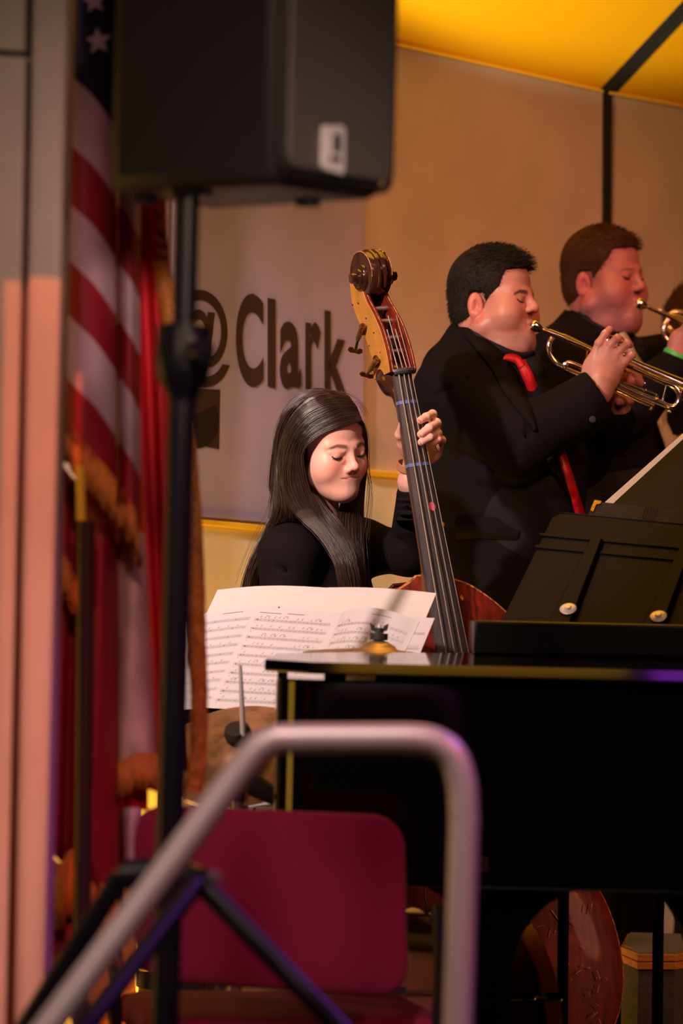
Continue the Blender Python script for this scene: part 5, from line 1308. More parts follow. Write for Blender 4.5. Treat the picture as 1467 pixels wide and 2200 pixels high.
ck = joinvf([SG.mesh(lo_h, hi_h, .00165), SG.mesh(A(840, 1068, 8.80)*[1, 0, 1]+[0, 8.80, 0], A(966, 862, 9.06)*[1, 0, 1]+[0, 9.06, 0], .0016), SG.mesh(A(740, 1240, 8.9), A(930, 1062, 9.35), .006),
             SG.mesh(A(500, 1560, 8.7), A(742, 1140, 9.3), .008), SG.mesh(A(700, 1570, 8.6), A(880, 1440, 8.85), .004)])
SKG = (.84, .47, .38)
cg = skin_cols(ck[0], HG, SKG, (.72, .22, .20), .50, (.085, .035, .025), 1.55, mz=.011, slit=.95, ex=.033)
tips = np.array([p[-1] for p in fgs]+[thP[-1]])
for t in tips:
    m_ = np.exp(-(np.linalg.norm(ck[0]-t, axis=1)/.012)**2)*.45; cg = cg*(1-m_[:, None])+np.array([.80, .34, .28])*m_[:, None]
girl = thing('person', 'young woman with long straight brown hair and black top, looking down, fingering the bass', 'person', (float(neck1[0]), 9.08, 0))
body = mk('body', ck[0], ck[1], None, girl, smooth=True, cols=cg, mats=[M['skin']])
lashes(HG, body, .0050, 0, .0011, dx0=.002, S=SG)
for p, up in ((fgs[0], (-.2, -1, .3)), (fgs[1], (-.2, -1, .2)), (fgs[2], (-.2, -1, .2))):
    d = nrmz(p[-1]-p[-2]); u = nrmz(np.array(up)); nail(body, p[-1]+u*.0076+d*.001, d, u, .0085, .0095)
nail(body, thP[-1]+np.array([-.004, -.0088, .004]), thP[-1]-thP[-2], (-.3, -1, .2), .010, .011)
# black jersey
TG = SDF()
TG.cap(shR, shL, .060, .056, .06); TG.cap(neck1-np.array([0, 0, .02]), A(672, 1300, 9.08), .075, .125, .06); TG.cap(A(672, 1300, 9.08), A(695, 1600, 9.10), .128, .130, .05)
TG.cap(shL, A(880, 1188, 9.10), .054, .048, .05); TG.cap(A(880, 1184, 9.10), A(884, 1058, 9.00), .047, .031, .03)
TG.cap(shR, elR, .060, .048, .04); TG.cap(elR, wrR, .046, .034, .02)
for (a, b) in ((A(858, 1160, 9.04), A(884, 1196, 9.02)), (A(866, 1130, 9.02), A(890, 1146, 9.0)), (A(850, 1200, 9.03), A(872, 1212, 9.03))): TG.cap(a, b, .004, .003, .010, -1)
for (a, b) in ((A(630, 1230, 8.90), A(690, 1205, 8.96)), (A(590, 1215, 8.88), A(640, 1240, 8.9))): TG.cap(a, b, .004, .003, .014, -1)
TG.ell(neck1+np.array([.035, -.045, .045]), (.050, .045, .050), None, .012, -1)
TG.cap(neck0, neck1+np.array([0, 0, .01]), .053, .056, .006, -1)
for i_ in range(5): TG.ell(A(883, 1062+14*i_, 9.0), (.0335+.0012*i_, .0335, .0035), None, .004)
TG.ell(wrL+np.array([0, 0, .03]), (.0265, .03, .034), None, .002, -1)
v, f = TG.mesh(A(490, 1640, 8.6), A(960, 1035, 9.45), .0062, clip=None); mk('jersey', v, f, M['top'], girl, smooth=True)
legs_and_shoes(girl, A(705, 1640, 9.12), R(35), M['top'], .09)
wb = G()
wc = [np.array(p) for p in []]
cW = A(878, 1004, 8.975); axw = nrmz(A(893, 985, 8.965)-wrL)
g = G(); g.lathe(Vector(cW), Vector(axw), [(.0252, -.008), (.0262, -.007), (.0262, .007), (.0252, .008)], 28, cap=False); g.mk('wristband', mat('wristband_paper', (.35, .16, .08), .5), girl)
# hair
def fam(G0, G1, n, m=26, bulge=0.0, jit=.004, t0=0, t1=1, tj=0.0, wave=.0):
    a = np.array([list(p) for p in crom([Vector(p) for p in G0], 8)]); b = np.array([list(p) for p in crom([Vector(p) for p in G1], 8)])
    u = np.linspace(0, 1, m); ia = np.stack([np.interp(u*(len(a)-1), np.arange(len(a)), a[:, k]) for k in range(3)], 1); ib = np.stack([np.interp(u*(len(b)-1), np.arange(len(b)), b[:, k]) for k in range(3)], 1)
    out = []
    for i in range(n):
        t = t0+(t1-t0)*((i+rng.random())/n); L = 1-rng.random()**3*tj
        tt = np.clip(t+(t1-t0)*rng.normal(0, .035)*np.sin(u*(2+3*rng.random())+rng.random()*6), -.03, 1.03)[:, None]
        c = ia*(1-tt)+ib*tt
        c[:, 1] -= bulge*np.sin(np.clip(tt[:, 0], 0, 1)*math.pi)**.7*np.sin(np.clip(u*1.3, 0, 1)*math.pi/2)
        off = rng.normal(0, jit, 3); c = c+off*np.linspace(.3, 1.4, m)[:, None]
        if L < 1: q = u*L; c = np.stack([np.interp(q, u, c[:, k]) for k in range(3)], 1)
        out.append(c)
    return np.array(out)
def GI(*L): return [A(x, y, 9.0+d) for x, y, d in L]
# underlying hair volume
HV = SDF()
HG.e(HV, (0, .016, .041), (.0735, .0925, .0785), 0)
HG.e(HV, (0, .035, -.02), (.074, .074, .085), .02)
for L in ([(640, 960, 0.0), (628, 1040, .0), (604, 1100, .0), (578, 1165, .04)], [(655, 1040, -.04), (668, 1100, -.05), (706, 1155, -.07), (736, 1215, -.08), (750, 1290, -.08)], [(625, 900, 0), (615, 980, .02), (608, 1060, .02)],
          [(700, 1130, .0), (735, 1190, -.02), (745, 1290, -.05)]):
    P_ = GI(*L)
    for i in range(len(P_)-1): HV.cap(P_[i], P_[i+1], .020-.003*i, .017-.003*i, .02)
# carve the face opening
HG.e(HV, (.020, -.108, -.028), (.074, .102, .082), .004, -1)
HG.e(HV, (-.045, -.100, -.010), (.045, .085, .060), .004, -1)
HG.e(HV, (-.050, -.085, -.060), (.040, .070, .070), .004, -1)
HG.e(HV, (-.030, -.110, -.040), (.036, .075, .075), .006, -1)
HV.cap(A(720, 1010, 8.86), A(735, 1060, 8.88), .045, .040, .01, -1)
HV.cap(A(700, 1085, 8.88), A(712, 1115, 8.92), .020, .014, .01, -1)
v, f = HV.mesh(A(500, 1320, 8.7), A(830, 820, 9.3), .0045)
hair = mk('hair', v, f, M['hairb'], girl, smooth=True)
SS_ = SDF(); SS_.p = list(SG.p)
allc = []
PT = GI((772, 902, -.075), (764, 872, -.055), (748, 852, -.02), (722, 842, .02), (700, 840, .05))   # parting
# sweep: from the parting over the near side of the head and down
allc.append(fam(GI((776, 902, -.075), (735, 914, -.088), (682, 938, -.088), (649, 968, -.082), (652, 1020, -.075), (674, 1085, -.075), (712, 1150, -.09), (742, 1210, -.11), (752, 1300, -.12)),
                GI((765, 875, -.065), (715, 875, -.100), (655, 905, -.100), (622, 960, -.090), (612, 1040, -.080), (636, 1098, -.085), (690, 1150, -.11), (728, 1215, -.13), (744, 1310, -.13)), 1500, bulge=.004, jit=.0032))
allc.append(fam(GI((765, 875, -.065), (715, 875, -.100), (655, 905, -.100), (622, 960, -.090), (614, 1040, -.080), (640, 1096, -.080), (648, 1122, -.05), (628, 1165, .03), (602, 1220, .06), (590, 1310, .08)),
                GI((748, 852, -.02), (690, 858, -.075), (632, 900, -.070), (606, 970, -.05), (600, 1040, -.05), (598, 1095, -.05), (572, 1150, -.01), (548, 1215, .02), (534, 1300, .03)), 1300, bulge=.006, jit=.0034))
allc.append(fam(GI((748, 852, -.02), (690, 855, -.060), (632, 897, -.055), (604, 970, -.04), (600, 1040, -.05), (602, 1095, -.05), (580, 1150, -.01), (556, 1215, .02), (542, 1300, .03)),
                GI((715, 841, .03), (660, 850, .02), (612, 900, .02), (594, 970, .02), (590, 1050, .02), (582, 1120, .01), (552, 1190, .0), (532, 1240, .0), (520, 1300, .0)), 1300, bulge=.003, jit=.0034))
# far side
allc.append(fam(GI((775, 905, -.06), (786, 935, .02), (786, 1000, .06), (778, 1080, .04), (776, 1160, .0), (780, 1230, -.02), (782, 1310, -.03)),
                GI((768, 890, -.03), (778, 930, .06), (772, 1000, .08), (735, 1090, .03), (728, 1150, -.02), (745, 1230, -.07), (748, 1310, -.09)), 1500, bulge=.02, jit=.0035))
# front lock falling over the shoulder between chin and arm
allc.append(fam(GI((748, 852, -.02), (715, 846, -.02), (660, 858, .0), (618, 900, .01), (600, 960, .01), (594, 1040, .0), (590, 1110, .0)), GI((700, 840, .05), (650, 860, .07), (615, 910, .08), (600, 970, .08), (592, 1050, .06), (590, 1110, .05), (575, 1160, .03)), 900, bulge=.0, jit=.003))
allc.append(fam(GI((738, 847, -.02), (690, 845, -.03), (640, 868, -.04), (606, 915, -.03), (594, 985, -.02), (590, 1050, -.02)), GI((715, 840, .03), (672, 838, .03), (625, 864, .03), (598, 920, .02), (590, 990, .0), (586, 1050, .0)), 900, bulge=.0, jit=.003))
allc.append(fam(GI((660, 1050, -.075), (690, 1110, -.08), (725, 1160, -.10), (748, 1220, -.12), (760, 1310, -.12)), GI((700, 1090, -.0), (735, 1130, -.02), (762, 1180, -.05), (772, 1240, -.06), (778, 1310, -.07)), 700, bulge=.012, jit=.003))
HVp = SDF(); HVp.p = [q for q in HV.p]
allc = [push_out(c_, HVp, .0015, 7) if i_ in (0, 1, 2, 4, 5) else c_ for i_, c_ in enumerate(allc)]
C = np.concatenate(allc); C = push_out(C, SG, .003, 2); C = push_out(C, TG, .0025, 5)
v, f = strand_mesh(C, .00052, .00030); o = mk('hair_strands', v, f, M['hairb'], hair, smooth=True); o['kind'] = 'stuff'
# loose flyaway hairs
fl = fam(GI((776, 905, -.05), (790, 960, .02), (793, 1020, .03), (790, 1090, .02), (784, 1130, .0)), GI((782, 925, -.02), (786, 1000, .02), (798, 1060, .02), (793, 1110, .02), (786, 1160, .0)), 7, jit=.004)
fl2_ = fam(GI((596, 940, .0), (590, 1010, .0), (588, 1080, .0), (560, 1150, .0), (528, 1230, .0)), GI((590, 980, .0), (586, 1050, .0), (578, 1110, .0), (540, 1190, .0), (518, 1260, .0)), 14, jit=.005)
fl3_ = fam(GI((700, 841, -.0), (735, 842, .0), (765, 858, -.02), (782, 885, -.02)), GI((730, 845, .0), (755, 850, .0), (776, 872, 0), (790, 900, 0)), 9, jit=.006)
v, f = joinvf([strand_mesh(fl, .0005, .0003), strand_mesh(fl2_, .0005, .0003), strand_mesh(fl3_, .0004, .0002)]); o = mk('loose_hairs', v, f, M['hairb'], hair, smooth=True); o['kind'] = 'stuff'

# ---------------------------------------------------------------- men: short hair helper
def short_hair(H, S, parent, m, length, n, hairline, fringe_fwd=.6, seed=1, cap=.006):
    HV = SDF(); H.e(HV, (0, .016, .042), (.072+cap, .092+cap, .080+cap*1.3), 0); H.e(HV, (0, .042, -.012), (.066+cap*.6, .062+cap, .074), .02)
    H.e(HV, (0, -.020, .060), (.058+cap, .056, .040+cap), .02)
    lo = H.O-.16; hi = H.O+.17
    V, F = HV.mesh(lo, hi, .0032); L = H.loc(V); keep = hairline(L)
    V2 = V.copy(); 
    # sink unwanted vertices under the skin
    Lk = L.copy(); c0 = np.array([0, .01, .0]); sh = 1-(1-smoothstep(-.004, .004, keep))*.16; Lk = c0+(Lk-c0)*sh[:, None]
    V2 = H.O+(Lk*H.sc)@H.M.T
    hm = mk('hair', V2, F, m, parent, smooth=True)
    r_ = np.random.default_rng(seed); cand = np.where(keep > .0)[0]; idx = r_.choice(cand, n); P = V[idx]+r_.normal(0, .0012, (n, 3)); Lc = H.loc(P)
    nn = Lc-np.array([0, .01, .0]); nn /= np.linalg.norm(nn, axis=1, keepdims=True)
    flow = np.zeros_like(nn); top = smoothstep(.03, .085, Lc[:, 2]); flow[:, 1] = -fringe_fwd*top+.15*(1-top); flow[:, 2] = -.8*(1-top)+.0
    d = nn*.55+flow*.8+r_.normal(0, .16, nn.shape); d /= np.linalg.norm(d, axis=1, keepdims=True); LL = length(Lc)*(0.7+.5*r_.random(n))
    C = []
    for u in np.linspace(0, 1, 5):
        q = Lc-nn*.004+d*(LL*u)[:, None]+flow*(LL*.35*u*u)[:, None]; C.append(q)
    C = np.stack(C, 1); C = H.O+(C*H.sc)@H.M.T
    v, f = strand_mesh(C, .0007, .0003); o = mk('hair_strands', v, f, m, hm, smooth=True); o['kind'] = 'stuff'; return hm
def hairline_std(L):
    x, y, z = np.abs(L[:, 0]), L[:, 1], L[:, 2]
    front = z-(.070+(-.25)*(x)*.6)                      # forehead line
    # temple: behind y>-.035 the line drops to the sideburn, behind the ear to the nape
    lim = np.where(y < -.058, .070-.10*x, np.where(y < -.034, .070-.10*x+(y+.058)/.024*(-.072), -.004-(y+.034)*1.3))
    lim = np.where((y > -.006) & (y < .030), .014, lim); lim = np.where(y >= .030, -.062+.0*(y), lim)
    return z-lim

# ---------------------------------------------------------------- TRUMPETER IN FRONT (red tie)
Y1 = 9.52
H1 = Head(1064, 646, Y1, 61, -6, -2, 1.0, ez=-.007)
S1 = SDF(); build_head(S1, H1, male=True, fat=1.0, puff=1.0, pursed=True, nz=.008, nose=.965)
n0 = H1.w((0, .03, -.06)); n1_ = A(1045, 775, Y1+.03)
S1.cap(n0, n1_, .062, .066, .03); H1.e(S1, (0, -.015, -.112), (.060, .062, .036), .03)
H1.e(S1, (0, .052, -.055), (.046, .026, .045), .03)
sR = A(975, 850, Y1-.10); sL = A(1110, 850, Y1+.20)
S1.cap(sR, sL, .05, .05, .02); S1.cap(A(1055, 880, Y1+.03), A(1090, 1100, Y1+.03), .09, .14, .03); S1.cap(A(1090, 1100, Y1+.03), A(1095, 1500, Y1+.03), .14, .13, .06)
eR = A(1118, 948, Y1-.20); wR = A(1283, 840, Y1-.17)
S1.cap(sR, eR, .058, .048, .04); S1.cap(eR, wR, .046, .030, .03)
eL = A(1245, 985, Y1+.12); wL = A(1322, 885, Y1-.01)
S1.cap(sL, eL, .055, .045, .04); S1.cap(eL, wL, .045, .030, .03)
# right hand, back of the hand to the camera, fingers reaching up over the valves
Yh = Y1-.165
S1.cap(wR, A(1290, 815, Yh), .030, .036, .02); S1.ell(A(1293, 795, Yh), (.044, .020, .048), rotm := np.array([[.83, 0, .55], [0, 1, 0], [-.55, 0, .83]]), .016)
S1.ell(A(1306, 782, Yh), (.032, .016, .032), rotm, .014)
f1 = [[A(1277, 765, Yh), A(1287, 738, Yh-.006), A(1300, 718, Yh-.004), A(1309, 708, Yh+.008)],
      [A(1298, 765, Yh-.004), A(1311, 742, Yh-.006), A(1326, 727, Yh-.012), A(1333, 730, Yh+.006)],
      [A(1316, 778, Yh-.004), A(1330, 756, Yh-.006), A(1347, 739, Yh-.012), A(1353, 741, Yh+.006)],
      [A(1326, 796, Yh-.002), A(1341, 779, Yh-.006), A(1356, 764, Yh-.010), A(1360, 764, Yh+.004)]]
for p, (a, b) in zip(f1, [(.0108, .0082), (.0108, .0084), (.0104, .0082), (.0098, .0078)]): finger(S1, p, a, b, .008)
thm = [A(1272, 800, Yh+.03), A(1272, 775, Yh+.055), A(1290, 765, Yh+.07)]; finger(S1, thm, .014, .011, .012)
# left hand behind, gripping the valve casing
Yl = Y1-.045
S1.cap(wL, A(1325, 850, Yl), .030, .032, .02); S1.ell(A(1322, 838, Yl+.01), (.036, .024, .036), None, .016)
lf = [[A(1330, 820, Yl+.02), A(1350, 802, Yl+.005), A(1340, 798, Yl-.035)], [A(1338, 826, Yl+.02), A(1368, 808, Yl+.0), A(1352, 805, Yl-.04)],
      [A(1340, 838, Yl+.02), A(1372, 822, Yl+.0), A(1355, 816, Yl-.04)], [A(1335, 855, Yl+.02), A(1352, 860, Yl+.0), A(1330, 862, Yl-.035)]]
for p in lf: finger(S1, p, .0115, .0098, .008)
lt = [A(1302, 852, Yl), A(1300, 832, Yl-.030), A(1308, 815, Yl-.045)]; finger(S1, lt, .0135, .0110, .010)
lo_ = H1.O-.17; hi_ = H1.O+.17; lo_[2] -= .03
SK1 = (.50, .215, .17)
ck1 = joinvf([S1.mesh(lo_, hi_, .0022), S1.mesh(A(1240, 905, Y1-.26), A(1385, 690, Y1+.06), .0021), S1.mesh(A(880, 1400, Y1-.32), A(1360, 800, Y1+.34), .012)])
c1v = skin_cols(ck1[0], H1, SK1, (.50, .20, .17), .45, (.020, .010, .010), 1.7, True, .5, slit=.5)
man1 = thing('person', 'dark-haired trumpeter in black suit and red tie, eyes closed, playing', 'person', (float(n1_[0]), Y1+.02, 0))
b1 = mk('body', ck1[0], ck1[1], None, man1, smooth=True, cols=c1v, mats=[M['skin']])
lashes(H1, b1, .0030, 0, .0011, side=(-1, 1), S=S1)
for p in f1[:4]:
    d = nrmz(p[-2]-p[-3]); nail(b1, p[-2]+np.array([-.004, -.0075, .006]), d, (-.5, -1, .6), .0085, .010)
short_hair(H1, S1, b1, M['hairk'], lambda L: .008+.008*smoothstep(.05, .10, L[:, 2])+.008*smoothstep(-.04, -.09, L[:, 1])*(L[:, 2] > .05), 6500, hairline_std, 1.3, 3, .007)
J1 = SDF()
J1.cap(sR, sL, .085, .085, .07); J1.cap(A(1050, 830, Y1+.04), A(1085, 1010, Y1+.03), .145, .165, .08); J1.cap(A(1085, 1010, Y1+.03), A(1092, 1240, Y1+.03), .175, .165, .08); J1.cap(A(1092, 1240, Y1+.03), A(1090, 1500, Y1+.03), .165, .170, .05)
J1.cap(A(1015, 760, Y1), A(980, 800, Y1-.02), .055, .07, .05)
J1.cap(sR, eR, .084, .074, .05); J1.cap(eR, A(1290, 851, Y1-.172), .070, .066, .04)
JL_ = SDF(); JL_.cap(sL, eL, .075, .065, .04); JL_.cap(eL, A(1318, 902, Y1), .060, .050, .03)
for (a, b, r_) in ((A(1090, 880, Y1-.29), A(1108, 985, Y1-.27), .006), (A(1122, 880, Y1-.285), A(1112, 960, Y1-.28), .004), (A(1135, 905, Y1-.28), A(1128, 990, Y1-.25), .005), (A(940, 850, Y1-.19), A(1010, 815, Y1-.18), .005), (A(1050, 890, Y1-.26), A(1110, 910, Y1-.28), .004), (A(915, 960, Y1-.12), A(1090, 1010, Y1-.17), .007), (A(1000, 790, Y1-.14), A(1060, 870, Y1-.17), .003)):
    J1.cap(a, b, r_, r_*.5, .016, -1)
# neck opening, front opening showing the shirt
J1.cap(A(1052, 800, Y1+.03), A(1034, 738, Y1+.03), .110, .080, .03)
J1.ell(A(1150, 690, Y1-.02), (.115, .30, .095), None, .01, -1)
J1.cap(n0, n1_+np.array([0, 0, .01]), .068, .074, .004, -1)
def frontV(J, pts, r):
    for i in range(len(pts)-1): J.cap(pts[i], pts[i+1], r[i], r[i+1], .008, -1)
frontV(J1, [A(1120, 775, Y1-.10), A(1165, 840, Y1-.12), A(1215, 960, Y1-.12), A(1256, 1080, Y1-.12), A(1285, 1200, Y1-.12)], [.050, .040, .030, .022, .012])
dR_ = nrmz(A(1288, 851, 9)-A(1170, 925, 9)); rR_ = np.stack([dR_, np.array([0, 1., 0]), np.cross(dR_, [0, 1., 0])], 1)
J1.ell(A(1289, 851, Y1-.172)+dR_*.094, (.10, .15, .16), rR_, .008, -1)
J1.p += JL_.p
v, f = J1.mesh(A(870, 1520, Y1-.34), A(1350, 690, Y1+.40), .0075); jk = mk('jacket', v, f, M['suit'], man1, smooth=True)
# shirt
T1 = SDF(); T1.cap(n1_-np.array([.0, 0, .05]), A(1100, 1050, Y1+.01), .10, .155, .06); T1.cap(A(1100, 1050, Y1+.01), A(1105, 1400, Y1+.01), .158, .150, .05); T1.cap(A(1060, 790, Y1-.01), A(1125, 800, Y1-.02), .075, .050, .05)
T1.cap(H1.w((0, .025, -.10)), n1_, .079, .085, .01); T1.cap(n0+np.array([0, 0, .03]), n1_-np.array([0, 0, .01]), .070, .078, .002, -1)
v, f = T1.mesh(A(940, 1400, Y1-.25), A(1290, 700, Y1+.25), .0075); mk('shirt', v, f, M['shirt'], man1, smooth=True)
def on_surface(Sd, P, lift=.003):   # move points to the surface of an SDF along the view rays
    P = np.atleast_2d(P); o = np.array([0, 0, CAMZ]); D = P-o; L = np.linalg.norm(D, axis=1); D = D/L[:, None]; t = L-.4
    lf = np.broadcast_to(np.asarray(lift, float), t.shape)
    for _ in range(44):
        s_ = Sd.ev(o+D*t[:, None])-lf; t = np.where(s_ > .0002, t+np.clip(s_, .0003, .2)*.9, t); t = np.minimum(t, L+.3)
    return o+D*t[:, None]
def strip(Sd, cl, wd_, name, m, parent, lift=.004, th=.004, n=6):
    """strip draped on a surface; cl: image points (px, py), wd_: half widths in px"""
    P = crom([Vector((x, y, w_)) for (x, y), w_ in zip(cl, wd_)], n); Q = []; LF = []; Yr = Y1 if parent is man1 else 10.15
    for i, q in enumerate(P):
        t = (P[min(i+1, len(P)-1)]-P[max(i-1, 0)]); t = Vector((t.x, t.y)).normalized(); nn = Vector((-t.y, t.x)); w_ = q.z
        for s_ in (-1, 0, 1): Q.append(A(q.x+nn.x*w_*s_, q.y+nn.y*w_*s_, Yr)); LF.append(lift+(.003 if s_ == 0 else 0))
    V = on_surface(Sd, np.array(Q), np.array(LF)); F = []
    for i in range(len(P)-1):
        for k in range(2): q = i*3+k; F.append((q, q+1, q+4, q+3))
    o = mk(name, V, F, m, parent, smooth=True); md = o.modifiers.new('th', 'SOLIDIFY'); md.thickness = th; md.offset = -1; return o
SJ1 = SDF(); SJ1.p = [q for q in T1.p]
strip(SJ1, [(1080, 772), (1092, 768), (1110, 772), (1122, 788)], [3, 8, 9, 8], 'tie_knot', M['tie'], man1, .012, .006)
strip(SJ1, [(1118, 776), (1130, 800), (1145, 835), (1165, 880), (1190, 930), (1205, 970), (1228, 1040), (1246, 1100), (1255, 1140)], [10, 12, 12, 13, 12, 9, 9, 9, 9], 'tie', M['tie'], man1, .010, .005)
# lapels, collar, pocket, button
strip(J1, [(1002, 712), (1040, 745), (1070, 775), (1090, 800), (1100, 830), (1128, 880), (1150, 925)], [9, 16, 20, 24, 20, 14, 5], 'lapel', M['suit'], man1, .005, .004)
strip(S1, [(984, 712), (1005, 722), (1035, 738), (1065, 752), (1095, 764), (1125, 770), (1150, 762)], [10, 13, 14, 14, 13, 12, 9], 'shirt_collar', M['shirt'], man1, .006, .004)
strip(J1, [(1180, 985), (1205, 1030), (1235, 1085), (1250, 1120)], [7, 9, 9, 5], 'lapel', M['suit'], man1, .006, .004)
strip(J1, [(978, 1138), (1020, 1134), (1070, 1136), (1118, 1142)], [22, 23, 23, 20], 'pocket_flap', M['suit'], man1, .0035, .002)
bp_ = on_surface(J1, A(1272, 901, Y1), .001)[0]; g = G(); g.lathe(Vector(bp_), Vector((.2, -1, .1)), [(0, 0), (.0075, 0), (.0075, .003), (.005, .004), (0, .003)], 18, cap=False); g.mk('cuff_button', M['felt'], man1)
legs_and_shoes(man1, A(1092, 1480, Y1+.05), R(60), M['suit'], .11)

# ---------------------------------------------------------------- SECOND TRUMPETER (grey tie)
Y2 = 10.15
H2 = Head(1300, 598, Y2, 54, 0, 3, 1.03, ez=-.003)
S2 = SDF(); build_head(S2, H2, male=True, fat=.9, puff=.7, pursed=True, closed=.3, nz=.006, nose=.97)
m0 = H2.w((0, .03, -.06)); m1 = A(1275, 735, Y2+.03)
S2.cap(m0, m1, .062, .068, .03); H2.e(S2, (0, -.012, -.110), (.058, .060, .034), .03)
t_sR = A(1195, 790, Y2-.10); t_sL = A(1395, 790, Y2+.16)
S2.cap(t_sR, t_sL, .05, .05, .02); S2.cap(A(1280, 860, Y2+.03), A(1310, 1100, Y2+.03), .09, .14, .03); S2.cap(A(1310, 1100, Y2+.03), A(1310, 1480, Y2+.03), .14, .13, .06)
t_eR = A(1345, 880, Y2-.22); t_wR = A(1448, 775, Y2-.22)
S2.cap(t_sR, t_eR, .058, .048, .04); S2.cap(t_eR, t_wR, .046, .030, .03)
S2.ell(A(1466, 742, Y2-.22), (.036, .020, .042), None, .014)
for k in range(4): finger(S2, [A(1462+9*k, 722+4*k, Y2-.22), A(1476+9*k, 698+6*k, Y2-.235), A(1487+9*k, 690+8*k, Y2-.215)], .0115, .0092, .008)
lo_ = H2.O-.17; hi_ = H2.O+.17; lo_[2] -= .03
ck2 = joinvf([S2.mesh(lo_, hi_, .0025), S2.mesh(A(1425, 800, Y2-.30), A(1540, 670, Y2-.15), .003), S2.mesh(A(1120, 1400, Y2-.32), A(1470, 760, Y2+.34), .014)])
c2v = skin_cols(ck2[0], H2, (.45, .155, .165), (.50, .18, .17), .4, (.22, .09, .06), 1.0, True, slit=.8)
man2 = thing('person', 'auburn-haired trumpeter in black suit and pale grey tie, behind the first', 'person', (float(m1[0]), Y2+.02, 0))
b2 = mk('body', ck2[0], ck2[1], None, man2, smooth=True, cols=c2v, mats=[M['skin']])
lashes(H2, b2, .003, .3, .0013, S=S2)
short_hair(H2, S2, b2, M['hairr'], lambda L: .007+.006*smoothstep(.05, .10, L[:, 2])+.007*smoothstep(-.04, -.09, L[:, 1])*(L[:, 2] > .05), 5200, hairline_std, 1.3, 5, .005)
J2 = SDF(); J2.cap(t_sR, t_sL, .085, .085, .07); J2.cap(A(1270, 800, Y2+.04), A(1310, 1000, Y2+.03), .14, .17, .08); J2.cap(A(1310, 1000, Y2+.03), A(1310, 1500, Y2+.03), .175, .17, .06)
J2.cap(A(1235, 730, Y2), A(1205, 760, Y2), .05, .06, .05)
J2.cap(t_sR, t_eR, .080, .070, .05); J2.cap(t_eR, A(1440, 800, Y2-.22), .068, .052, .03); J2.cap(t_sL, A(1480, 900, Y2+.1), .08, .07, .05)
J2.cap(A(1285, 770, Y2+.03), A(1272, 705, Y2+.03), .110, .078, .03)
J2.ell(A(1385, 655, Y2-.02), (.115, .30, .090), None, .01, -1)
J2.cap(m0, m1+np.array([0, 0, .01]), .068, .075, .004, -1)
frontV(J2, [A(1345, 735, Y2-.12), A(1375, 830, Y2-.13), A(1415, 900, Y2-.13), A(1450, 980, Y2-.13), A(1470, 1080, Y2-.13)], [.045, .040, .040, .034, .025])
v, f = J2.mesh(A(1100, 1520, Y2-.36), A(1560, 660, Y2+.40), .009); mk('jacket', v, f, M['suit'], man2, smooth=True)
T2 = SDF(); T2.cap(m1-np.array([.0, 0, .05]), A(1320, 1050, Y2+.01), .10, .16, .06); T2.cap(A(1320, 1050, Y2+.01), A(1320, 1400, Y2+.01), .160, .150, .05); T2.cap(A(1290, 760, Y2-.01), A(1350, 770, Y2-.02), .075, .055, .05)
T2.cap(H2.w((0, .025, -.10)), m1, .078, .086, .01); T2.cap(m0+np.array([0, 0, .03]), m1-np.array([0, 0, .01]), .070, .079, .002, -1)
v, f = T2.mesh(A(1150, 1400, Y2-.25), A(1480, 680, Y2+.25), .009); mk('shirt', v, f, M['shirt'], man2, smooth=True)
strip(T2, [(1334, 715), (1342, 735), (1356, 765), (1378, 800), (1400, 850), (1422, 890), (1440, 925), (1450, 960), (1458, 1010)], [9, 13, 13, 14, 15, 16, 20, 19, 15], 'tie', M['tie2'], man2, .032, .004)
g = G(); wq = A(1455, 766, Y2-.22); axq = nrmz(A(1466, 742, Y2-.22)-t_wR); g.lathe(Vector(wq), Vector(axq), [(.0345, -.006), (.036, -.005), (.036, .005), (.0345, .006)], 28, cap=False); g.mk('wristband', M['green'], man2)
strip(S2, [(1222, 672), (1245, 690), (1275, 708), (1305, 722), (1335, 728), (1362, 724)], [9, 14, 15, 14, 12, 9], 'shirt_collar', M['shirt'], man2, .006, .004)
legs_and_shoes(man2, A(1312, 1450, Y2+.05), R(60), M['suit'], .11)

# ---------------------------------------------------------------- THIRD PLAYER, mostly outside the right edge
Y3 = 10.75
H3 = Head(1520, 715, Y3, 70, 0, 0, 1.0)
S3 = SDF(); build_head(S3, H3, male=True, fat=.3, pursed=True)
q0 = H3.w((0, .03, -.06)); q1 = A(1515, 850, Y3+.03); S3.cap(q0, q1, .060, .068, .03); S3.cap(A(1500, 900, Y3-.12), A(1540, 900, Y3+.16), .06, .06, .05); S3.cap(q1, A(1530, 1450, Y3), .11, .13, .05)
lo_ = H3.O-.17; hi_ = H3.O+.17; lo_[2] -= .03
ck3 = joinvf([S3.mesh(lo_, hi_, .004), S3.mesh(A(1380, 1400, Y3-.3), A(1680, 850, Y3+.3), .016)])
man3 = thing('person', 'third player at the right edge, only brown hair showing behind the wristband', 'person', (float(q1[0]), Y3, 0))
b3 = mk('body', ck3[0], ck3[1], None, man3, smooth=True, cols=skin_cols(ck3[0], H3, SK1, (.5, .2, .17)), mats=[M['skin']])
short_hair(H3, S3, b3, M['hairr'], lambda L: .012+.012*smoothstep(.05, .10, L[:, 2]), 1800, hairline_std, .6, 8, .010)
